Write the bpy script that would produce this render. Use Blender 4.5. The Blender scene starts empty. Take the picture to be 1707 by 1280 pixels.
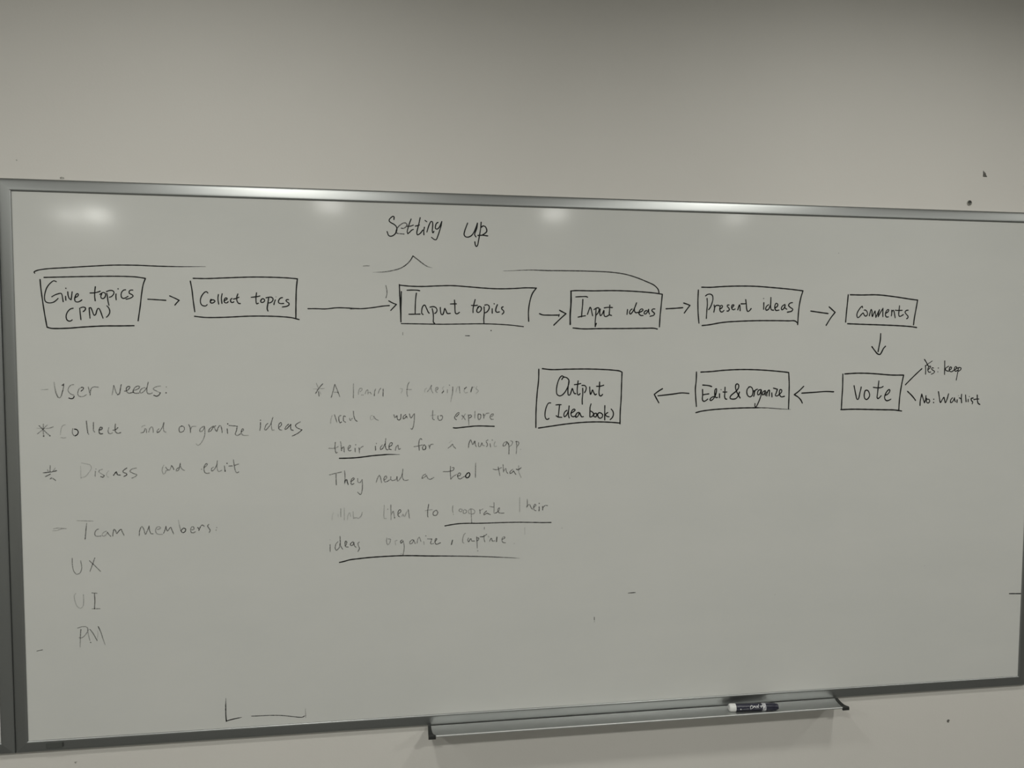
import bpy, bmesh, math, random
from mathutils import Vector, Matrix

# ------------------------------------------------------------------ scene basics
scene = bpy.context.scene
COL = scene.collection
ZT = 2.017          # height of the top inner edge of the whiteboard frame
HX = 1.195          # half of the inner board width (2.39 m)
BH = 1.172          # inner board height


def P(X, Y, d=0.0):
    """Board coordinates: X right and Y down from the top left inner corner, d towards the room."""
    return Vector((X - HX, -d, ZT - Y))


# camera -----------------------------------------------------------------------
cam_data = bpy.data.cameras.new('camera')
cam = bpy.data.objects.new('camera', cam_data)
COL.objects.link(cam)
scene.camera = cam
cam_data.sensor_width = 36.0
cam_data.lens = 36.0 * 1200.0 / 1707.0
cam_data.clip_start = 0.02
right = Vector((0.990404489, -0.138128503, 0.004411921))
down = Vector((-0.002799135, -0.051967678, -0.998644844))
fwd = Vector((0.138170595, 0.989049987, -0.051855663))
rot = Matrix((right, -down, -fwd)).transposed()
cam.matrix_world = Matrix.Translation((0.8209975 - HX, -1.64123455, ZT - 0.31744948)) @ rot.to_4x4()

# world and exposure -------------------------------------------------------------
world = bpy.data.worlds.new('world')
scene.world = world
world.use_nodes = True
world.node_tree.nodes['Background'].inputs[0].default_value = (0.9, 0.95, 1.0, 1)
world.node_tree.nodes['Background'].inputs[1].default_value = 0.0
scene.view_settings.view_transform = 'Standard'
scene.view_settings.look = 'None'
scene.view_settings.gamma = 1.0
scene.view_settings.use_curve_mapping = False
scene.view_settings.exposure = 0.0

CEIL = 2.75
LAMP_COLOR = (0.985, 0.985, 0.925)
# ceiling downlights: (x, y, watts)
NEAR_W, MID_W, FAR_W = 6.4, 13.0, 4.6
DOWNLIGHTS = [(-2.55, -0.95, NEAR_W), (-0.84, -0.95, NEAR_W), (0.80, -0.95, NEAR_W), (2.60, -0.95, NEAR_W),
              (-2.60, -2.20, MID_W), (-0.92, -2.20, MID_W), (0.78, -2.20, MID_W), (2.40, -2.20, MID_W),
              (-3.12, -4.66, FAR_W * 1.1), (-2.88, -4.62, FAR_W * 2.4), (-0.97, -3.86, FAR_W), (0.74, -3.95, FAR_W), (2.20, -3.90, FAR_W * 0.6)]


# ------------------------------------------------------------------ helpers
def link(o, parent=None):
    COL.objects.link(o)
    if parent is not None:
        o.parent = parent
    return o


def root_of(o):
    loc = Vector((0, 0, 0))
    while o is not None:
        loc += o.location
        o = o.parent
    return loc


def mesh_obj(name, verts, faces, mat, parent=None, smooth=False, sharp=None, origin=None):
    """Link one mesh object; verts are world points, stored relative to the parent (or to origin)."""
    off = root_of(parent) if parent is not None else (origin or Vector((0, 0, 0)))
    me = bpy.data.meshes.new(name)
    me.from_pydata([tuple(Vector(v) - off) for v in verts], [], faces)
    me.validate()
    bm = bmesh.new()
    bm.from_mesh(me)
    bmesh.ops.recalc_face_normals(bm, faces=bm.faces)
    bm.to_mesh(me)
    bm.free()
    if smooth:
        for p in me.polygons:
            p.use_smooth = True
        if sharp is not None:
            me.set_sharp_from_angle(angle=math.radians(sharp))
    me.materials.append(mat)
    o = bpy.data.objects.new(name, me)
    if parent is None and origin is not None:
        o.location = origin
    return link(o, parent)


def empty(name, loc, rz=0.0):
    o = bpy.data.objects.new(name, None)
    o.empty_display_size = 0.1
    o.location = loc
    o.rotation_euler = (0, 0, rz)
    return link(o)


def tag(o, label=None, cat=None, group=None, kind=None):
    if label:
        o['label'] = label
    if cat:
        o['category'] = cat
    if group:
        o['group'] = group
    if kind:
        o['kind'] = kind
    return o


def box(x0, x1, y0, y1, z0, z1):
    v = [(x0, y0, z0), (x1, y0, z0), (x1, y1, z0), (x0, y1, z0), (x0, y0, z1), (x1, y0, z1), (x1, y1, z1), (x0, y1, z1)]
    f = [(0, 3, 2, 1), (4, 5, 6, 7), (0, 1, 5, 4), (1, 2, 6, 5), (2, 3, 7, 6), (3, 0, 4, 7)]
    return v, f


def lathe(profile, axis_o, axis_d, seg=40):
    """profile: (t along axis, radius); returns verts, faces; closed where the radius is 0."""
    a = Vector(axis_d).normalized()
    u = a.cross(Vector((0, 0, 1)))
    if u.length < 1e-4:
        u = Vector((1, 0, 0))
    u.normalize()
    w = a.cross(u)
    v, f = [], []
    for t, r in profile:
        for i in range(seg):
            th = 2 * math.pi * i / seg
            v.append(Vector(axis_o) + a * t + (u * math.cos(th) + w * math.sin(th)) * r)
    n = len(profile)
    for k in range(n - 1):
        for i in range(seg):
            j = (i + 1) % seg
            f.append((k * seg + i, k * seg + j, (k + 1) * seg + j, (k + 1) * seg + i))
    f.append(tuple(range(seg)))
    f.append(tuple((n - 1) * seg + i for i in range(seg)))
    return v, f


# ------------------------------------------------------------------ materials
def new_mat(name, base, rough=0.5, metal=0.0, spec=0.5):
    m = bpy.data.materials.new(name)
    m.use_nodes = True
    nt = m.node_tree
    b = nt.nodes['Principled BSDF']
    b.inputs['Base Color'].default_value = (*base, 1)
    b.inputs['Roughness'].default_value = rough
    b.inputs['Metallic'].default_value = metal
    b.inputs['Specular IOR Level'].default_value = spec
    return m, nt, b


def noise(nt, scale, detail=3.0, rough=0.55, coord='Object', stretch=None):
    tc = nt.nodes.new('ShaderNodeTexCoord')
    n = nt.nodes.new('ShaderNodeTexNoise')
    n.inputs['Scale'].default_value = scale
    n.inputs['Detail'].default_value = detail
    n.inputs['Roughness'].default_value = rough
    if stretch:
        mp = nt.nodes.new('ShaderNodeMapping')
        mp.inputs['Scale'].default_value = stretch
        nt.links.new(tc.outputs[coord], mp.inputs['Vector'])
        nt.links.new(mp.outputs['Vector'], n.inputs['Vector'])
    else:
        nt.links.new(tc.outputs[coord], n.inputs['Vector'])
    return n


def ramp(nt, src, stops):
    r = nt.nodes.new('ShaderNodeValToRGB')
    r.color_ramp.elements[0].position = stops[0][0]
    r.color_ramp.elements[0].color = (*stops[0][1], 1)
    r.color_ramp.elements[1].position = stops[-1][0]
    r.color_ramp.elements[1].color = (*stops[-1][1], 1)
    for p, c in stops[1:-1]:
        e = r.color_ramp.elements.new(p)
        e.color = (*c, 1)
    nt.links.new(src, r.inputs['Fac'])
    return r


def maprange(nt, src, a, b):
    m = nt.nodes.new('ShaderNodeMapRange')
    m.inputs['To Min'].default_value = a
    m.inputs['To Max'].default_value = b
    nt.links.new(src, m.inputs['Value'])
    return m


def bump(nt, bsdf, src, strength, dist=0.001):
    b = nt.nodes.new('ShaderNodeBump')
    b.inputs['Strength'].default_value = strength
    b.inputs['Distance'].default_value = dist
    nt.links.new(src, b.inputs['Height'])
    nt.links.new(b.outputs['Normal'], bsdf.inputs['Normal'])


M = {}
# painted wall: matt off-white with a fine roller texture
m, nt, b = new_mat('wall_paint', (0.70, 0.69, 0.64), 0.62, spec=0.35)
n1 = noise(nt, 2.2, 4)
r1 = ramp(nt, n1.outputs['Fac'], [(0.3, (0.775, 0.747, 0.702)), (0.7, (0.805, 0.777, 0.730))])
nt.links.new(r1.outputs['Color'], b.inputs['Base Color'])
n2 = noise(nt, 260, 2)
bump(nt, b, n2.outputs['Fac'], 0.25, 0.0006)
M['wall'] = m
# whiteboard enamel: smooth, faintly smudged by old wiping
m, nt, b = new_mat('whiteboard_enamel', (0.72, 0.72, 0.69), 0.14, spec=0.5)
n1 = noise(nt, 3.0, 5, 0.6, stretch=(1, 1, 2.2))
r1 = ramp(nt, n1.outputs['Fac'], [(0.3, (0.700, 0.702, 0.672)), (0.7, (0.735, 0.732, 0.700))])
nt.links.new(r1.outputs['Color'], b.inputs['Base Color'])
n2 = noise(nt, 14, 4)
mr = maprange(nt, n2.outputs['Fac'], 0.08, 0.12)
nt.links.new(mr.outputs['Result'], b.inputs['Roughness'])
M['board'] = m
# satin anodised aluminium
m, nt, b = new_mat('satin_aluminium', (0.40, 0.41, 0.405), 0.34, metal=1.0)
n1 = noise(nt, 900, 2, stretch=(0.02, 1, 1))
mr = maprange(nt, n1.outputs['Fac'], 0.38, 0.44)
nt.links.new(mr.outputs['Result'], b.inputs['Roughness'])
M['alu'] = m
m, nt, b = new_mat('tray_aluminium', (0.62, 0.63, 0.62), 0.42, metal=1.0)
n1 = noise(nt, 60, 4)
mr = maprange(nt, n1.outputs['Fac'], 0.44, 0.50)
nt.links.new(mr.outputs['Result'], b.inputs['Roughness'])
M['tray'] = m
# dark grey plastic
m, nt, b = new_mat('dark_plastic', (0.022, 0.023, 0.021), 0.5)
n1 = noise(nt, 400, 2)
bump(nt, b, n1.outputs['Fac'], 0.15, 0.0004)
M['cap'] = m
m, nt, b = new_mat('clip_plastic', (0.085, 0.09, 0.083), 0.55)
n1 = noise(nt, 300, 2)
bump(nt, b, n1.outputs['Fac'], 0.1, 0.0004)
M['clip'] = m


def ink_material(name, col):
    m, nt, b = new_mat(name, col, 0.45, spec=0.3)
    at = nt.nodes.new('ShaderNodeAttribute')
    at.attribute_name = 'ink'
    n1 = noise(nt, 620, 3, 0.6)
    w = maprange(nt, n1.outputs['Fac'], 0.2, 1.45)
    w.inputs['From Min'].default_value = 0.36
    w.inputs['From Max'].default_value = 0.64
    mul = nt.nodes.new('ShaderNodeMath')
    mul.operation = 'MULTIPLY'
    nt.links.new(at.outputs['Fac'], mul.inputs[0])
    nt.links.new(w.outputs['Result'], mul.inputs[1])
    # fully inked strokes stay solid: alpha = max(ink*wear, (ink-0.9)*10), clamped
    sub = nt.nodes.new('ShaderNodeMath')
    sub.operation = 'MULTIPLY_ADD'
    sub.inputs[1].default_value = 10.0
    sub.inputs[2].default_value = -9.0
    nt.links.new(at.outputs['Fac'], sub.inputs[0])
    mx = nt.nodes.new('ShaderNodeMath')
    mx.operation = 'MAXIMUM'
    mx.use_clamp = True
    nt.links.new(mul.outputs[0], mx.inputs[0])
    nt.links.new(sub.outputs[0], mx.inputs[1])
    nt.links.new(mx.outputs[0], b.inputs['Alpha'])
    return m


M['ink'] = ink_material('marker_ink', (0.006, 0.006, 0.006))
# marker plastics
m, nt, b = new_mat('navy_plastic', (0.026, 0.026, 0.044), 0.22)
n1 = noise(nt, 120, 2)
mr = maprange(nt, n1.outputs['Fac'], 0.18, 0.28)
nt.links.new(mr.outputs['Result'], b.inputs['Roughness'])
M['navy'] = m
m, nt, b = new_mat('white_plastic', (0.80, 0.80, 0.78), 0.4)
n1 = noise(nt, 200, 2)
bump(nt, b, n1.outputs['Fac'], 0.05, 0.0003)
M['white'] = m
m, nt, b = new_mat('band_print', (0.6, 0.6, 0.62), 0.45)
n1 = noise(nt, 420, 2)
r1 = ramp(nt, n1.outputs['Fac'], [(0.40, (0.22, 0.22, 0.26)), (0.56, (0.72, 0.72, 0.73))])
nt.links.new(r1.outputs['Color'], b.inputs['Base Color'])
M['band'] = m
m, nt, b = new_mat('print_white', (0.75, 0.75, 0.76), 0.5)
n1 = noise(nt, 500, 1)
r1 = ramp(nt, n1.outputs['Fac'], [(0.2, (0.70, 0.70, 0.72)), (0.8, (0.8, 0.8, 0.8))])
nt.links.new(r1.outputs['Color'], b.inputs['Base Color'])
M['print'] = m
m, nt, b = new_mat('print_grey', (0.16, 0.16, 0.18), 0.5)
n1 = noise(nt, 900, 1)
r1 = ramp(nt, n1.outputs['Fac'], [(0.35, (0.05, 0.05, 0.06)), (0.6, (0.26, 0.26, 0.28))])
nt.links.new(r1.outputs['Color'], b.inputs['Base Color'])
M['print_grey'] = m
m, nt, b = new_mat('bare_plaster', (0.18, 0.175, 0.155), 0.9)
n1 = noise(nt, 350, 3)
r1 = ramp(nt, n1.outputs['Fac'], [(0.42, (0.05, 0.048, 0.042)), (0.62, (0.30, 0.29, 0.26))])
nt.links.new(r1.outputs['Color'], b.inputs['Base Color'])
M['plaster'] = m
m, nt, b = new_mat('scuffed_paint', (0.42, 0.41, 0.37), 0.8)
n1 = noise(nt, 300, 3)
r1 = ramp(nt, n1.outputs['Fac'], [(0.4, (0.30, 0.29, 0.26)), (0.65, (0.55, 0.54, 0.49))])
nt.links.new(r1.outputs['Color'], b.inputs['Base Color'])
M['scuff'] = m
m, nt, b = new_mat('anchor_plastic', (0.42, 0.41, 0.36), 0.5)
n1 = noise(nt, 200, 2)
bump(nt, b, n1.outputs['Fac'], 0.1, 0.0003)
M['anchor'] = m
m, nt, b = new_mat('dark_steel', (0.05, 0.05, 0.045), 0.45, metal=0.6)
n1 = noise(nt, 300, 2)
bump(nt, b, n1.outputs['Fac'], 0.1, 0.0003)
M['steel'] = m
# the room behind the camera
m, nt, b = new_mat('room_paint', (0.66, 0.66, 0.63), 0.8, spec=0.2)
n1 = noise(nt, 200, 2)
bump(nt, b, n1.outputs['Fac'], 0.2, 0.0006)
M['room'] = m
m, nt, b = new_mat('carpet', (0.11, 0.11, 0.11), 0.95, spec=0.1)
n1 = noise(nt, 180, 3)
r1 = ramp(nt, n1.outputs['Fac'], [(0.3, (0.14, 0.141, 0.137)), (0.7, (0.21, 0.21, 0.204))])
nt.links.new(r1.outputs['Color'], b.inputs['Base Color'])
bump(nt, b, n1.outputs['Fac'], 0.5, 0.003)
M['floor'] = m
m, nt, b = new_mat('ceiling_paint', (0.52, 0.52, 0.50), 0.9, spec=0.2)
n1 = noise(nt, 90, 3)
bump(nt, b, n1.outputs['Fac'], 0.2, 0.001)
M['ceiling'] = m
m, nt, b = new_mat('trim_metal', (0.55, 0.55, 0.54), 0.4, metal=0.8)
n1 = noise(nt, 200, 2)
mr = maprange(nt, n1.outputs['Fac'], 0.36, 0.46)
nt.links.new(mr.outputs['Result'], b.inputs['Roughness'])
M['trim'] = m
m, nt, b = new_mat('lamp_lens', (0.8, 0.8, 0.78), 0.4)
n1 = noise(nt, 150, 1)
mr = maprange(nt, n1.outputs['Fac'], 2.2, 2.8)
b.inputs['Emission Color'].default_value = (*LAMP_COLOR, 1)
nt.links.new(mr.outputs['Result'], b.inputs['Emission Strength'])
M['lens'] = m

# ------------------------------------------------------------------ the room
WY = 0.009           # face of the wall that carries the boards
RX0, RX1, RY0 = -4.6, 4.6, -6.0


def structure(name, x0, x1, y0, y1, z0, z1, mat):
    v, f = box(x0, x1, y0, y1, z0, z1)
    o = mesh_obj(name, v, f, mat)
    o['kind'] = 'structure'
    return o


wall_back = structure('wall_back', RX0, RX1, WY, WY + 0.12, 0, CEIL, M['wall'])
structure('wall_left', RX0 - 0.1, RX0, RY0, WY + 0.12, 0, CEIL, M['room'])
structure('wall_right', RX1, RX1 + 0.1, RY0, WY + 0.12, 0, CEIL, M['room'])
structure('wall_front', RX0 - 0.1, RX1 + 0.1, RY0 - 0.1, RY0, 0, CEIL, M['room'])
structure('floor', RX0 - 0.1, RX1 + 0.1, RY0 - 0.1, WY + 0.12, -0.1, 0, M['floor'])
structure('ceiling', RX0 - 0.1, RX1 + 0.1, RY0 - 0.1, WY + 0.12, CEIL, CEIL + 0.1, M['ceiling'])

# chips where the paint has come off the wall, each a thin ragged flake of bare plaster
random.seed(4)


def chip(name, X, Y, pts, label, mat='plaster'):
    c = P(X, Y, -WY)
    v, f = [], []
    n = len(pts)
    for dy in (0.0006, -0.0002):
        for px, pz in pts:
            v.append((c.x + px, WY - dy, c.z + pz))
    f.append(tuple(range(n)))
    f.append(tuple(range(2 * n - 1, n - 1, -1)))
    for i in range(n):
        j = (i + 1) % n
        f.append((i, j, n + j, n + i))
    o = mesh_obj(name, v, f, M[mat], wall_back)
    o['label'] = label
    return o


chip('paint_chip', 2.2472, -0.120, [(-.0052, .0078), (-.0038, .0084), (-.0028, .0058), (.0002, .0042), (.0028, .0012), (.0032, -.0020),
     (.0060, -.0056), (.0062, -.0072), (.001, -.0070), (-.0046, -.0072), (-.0052, -.003), (-.0046, .001)],
     'dark triangular chip in the paint above the right end of the board')
chip('paint_chip', 2.2010, 1.285, [(-.004, .001), (-.001, .004), (.003, .0036), (.0044, .001), (.002, -.001), (.0034, -.0032), (-.0005, -.0042), (-.0026, -.002)],
     'small grey chip in the paint below the right end of the board')
chip('paint_chip', 0.0893, 1.2313, [(-.003, .001), (.003, .002), (.0012, -.001), (-.0004, -.0028)],
     'tiny chip in the paint under the lower left corner', 'scuff')
chip('paint_chip', 0.0074, -0.0658, [(-.0014, .001), (.001, .0014), (.0014, -.001), (-.0008, -.0012)],
     'tiny speck in the paint above the upper left corner', 'scuff')
chip('paint_chip', 0.094, -0.0325, [(-.004, .0005), (-.001, .0022), (.003, .0018), (.005, -.0004), (.004, -.002), (-.003, -.002)],
     'small chip in the paint on the upper rail edge', 'scuff')

# ------------------------------------------------------------------ whiteboards
RW = 0.027           # apparent width of a frame rail
RAIL = [(0.0, -0.004), (0.0, 0.0003), (0.0005, 0.0015), (0.0014, 0.0024), (0.0028, 0.0030), (0.0045, 0.0031), (0.0080, 0.0027), (0.0130, 0.0020),
        (0.0180, 0.0012), (0.0225, 0.0004), (0.0250, -0.0004), (0.0263, -0.0014), (RW, -0.0030), (RW, -WY + 0.0002), (0.022, -WY + 0.0002), (0.020, -0.004)]


def rail(root, X0, side):
    """One mitred frame rail: the profile swept along one edge of the board."""
    v, f = [], []
    n = len(RAIL)
    for e in (0, 1):
        for s, d in RAIL:
            if side == 'top':
                q = P(X0 - s if e == 0 else X0 + 2 * HX + s, -s, d)
            elif side == 'bottom':
                q = P(X0 - s if e == 0 else X0 + 2 * HX + s, BH + s, d)
            elif side == 'left':
                q = P(X0 - s, -s if e == 0 else BH + s, d)
            else:
                q = P(X0 + 2 * HX + s, -s if e == 0 else BH + s, d)
            v.append(q)
    for i in range(n):
        j = (i + 1) % n
        f.append((i, j, n + j, n + i))
    f.append(tuple(range(n)))
    f.append(tuple(range(n, 2 * n)))
    return mesh_obj('frame_rail', v, f, M['alu'], root, smooth=True, sharp=40)


def make_board(X0, label):
    root = empty('whiteboard', P(X0 + HX, BH + RW, 0))
    tag(root, label, 'whiteboard')
    a, c = P(X0 - 0.018, -0.018, 0), P(X0 + 2 * HX + 0.018, BH + 0.018, 0)
    v, f = box(a.x, c.x, 0.0, 0.0105, c.z, a.z)
    mesh_obj('writing_surface', v, f, M['board'], root)
    for s in ('top', 'bottom', 'left', 'right'):
        rail(root, X0, s)
    return root


board = make_board(0.0, 'large wall whiteboard with a flow chart and half-erased notes in black marker')
neighbour = make_board(-(2 * HX + 2 * RW + 0.0005), 'whiteboard cut off at the left edge, only its aluminium frame showing beside the written board')

# dark clip on the lower rail near the left corner
a, c = P(0.0368, 1.1775, 0), P(0.0700, 1.1893, 0)
v, f = box(a.x, c.x, -0.0054, -0.001, c.z, a.z)
clip = mesh_obj('frame_clip', v, f, M['clip'], board)
clip['label'] = 'small dark rectangular clip on the lower rail'
bm = bmesh.new()
bm.from_mesh(clip.data)
bmesh.ops.bevel(bm, geom=list(bm.edges), offset=0.0008, segments=2, affect='EDGES')
bm.to_mesh(clip.data)
bm.free()

# marker tray below the frame
TX0, TX1 = 0.8565, 1.8815
TRAY = [(0.0015, 1.1984), (0.0040, 1.1992), (0.0080, 1.2004), (0.0140, 1.2015), (0.0210, 1.2020), (0.0290, 1.2017), (0.0360, 1.2007), (0.0420, 1.1990),
        (0.0455, 1.1973), (0.0472, 1.1965), (0.0486, 1.1962), (0.0498, 1.1967), (0.0504, 1.1978), (0.0504, 1.1992), (0.0490, 1.2006),
        (0.0420, 1.2030), (0.0300, 1.2046), (0.0120, 1.2055), (-WY + 0.0002, 1.2055), (-WY + 0.0002, 1.2000), (0.0010, 1.2000)]
v, f = [], []
n = len(TRAY)
for X in (TX0 + 0.003, TX1 - 0.003):
    for d, Y in TRAY:
        v.append(P(X, Y, d))
for i in range(n):
    j = (i + 1) % n
    f.append((i, j, n + j, n + i))
f.append(tuple(range(n)))
f.append(tuple(range(n, 2 * n)))
tray = mesh_obj('marker_tray', v, f, M['tray'], board, smooth=True, sharp=45)
tray['label'] = 'shallow aluminium tray with a bright front lip'


def end_cap(Xo, sgn):
    """Dark end cap: flares inwards towards the front lip and follows the trough of the tray."""
    st = [(0.0016, 1.1968, 0.0070), (0.0050, 1.1979, 0.0072), (0.0100, 1.1991, 0.0076), (0.0160, 1.2000, 0.0081), (0.0230, 1.2004, 0.0088), (0.0300, 1.2000, 0.0098),
          (0.0360, 1.1991, 0.0112), (0.0420, 1.1976, 0.0132), (0.0465, 1.1961, 0.0155), (0.0495, 1.1955, 0.0166), (0.0512, 1.1962, 0.0168), (0.0518, 1.1980, 0.0166)]
    v, f = [], []
    for k, (d, Y, t) in enumerate(st):
        bot = 1.2075 - 0.0040 * (d - 0.0016) / 0.0502
        for X, YY in ((Xo, Y), (Xo + sgn * t, Y), (Xo + sgn * t, bot), (Xo, bot)):
            v.append(P(X, YY, d))
    for k in range(len(st) - 1):
        for i in range(4):
            j = (i + 1) % 4
            f.append((4 * k + i, 4 * k + j, 4 * k + 4 + j, 4 * k + 4 + i))
    f.append((0, 1, 2, 3))
    e = 4 * (len(st) - 1)
    f.append((e, e + 1, e + 2, e + 3))
    o = mesh_obj('end_cap', v, f, M['cap'], tray, smooth=True, sharp=35)
    o['label'] = 'dark plastic end cap'
    return o


end_cap(TX0, 1)
end_cap(TX1, -1)

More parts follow.
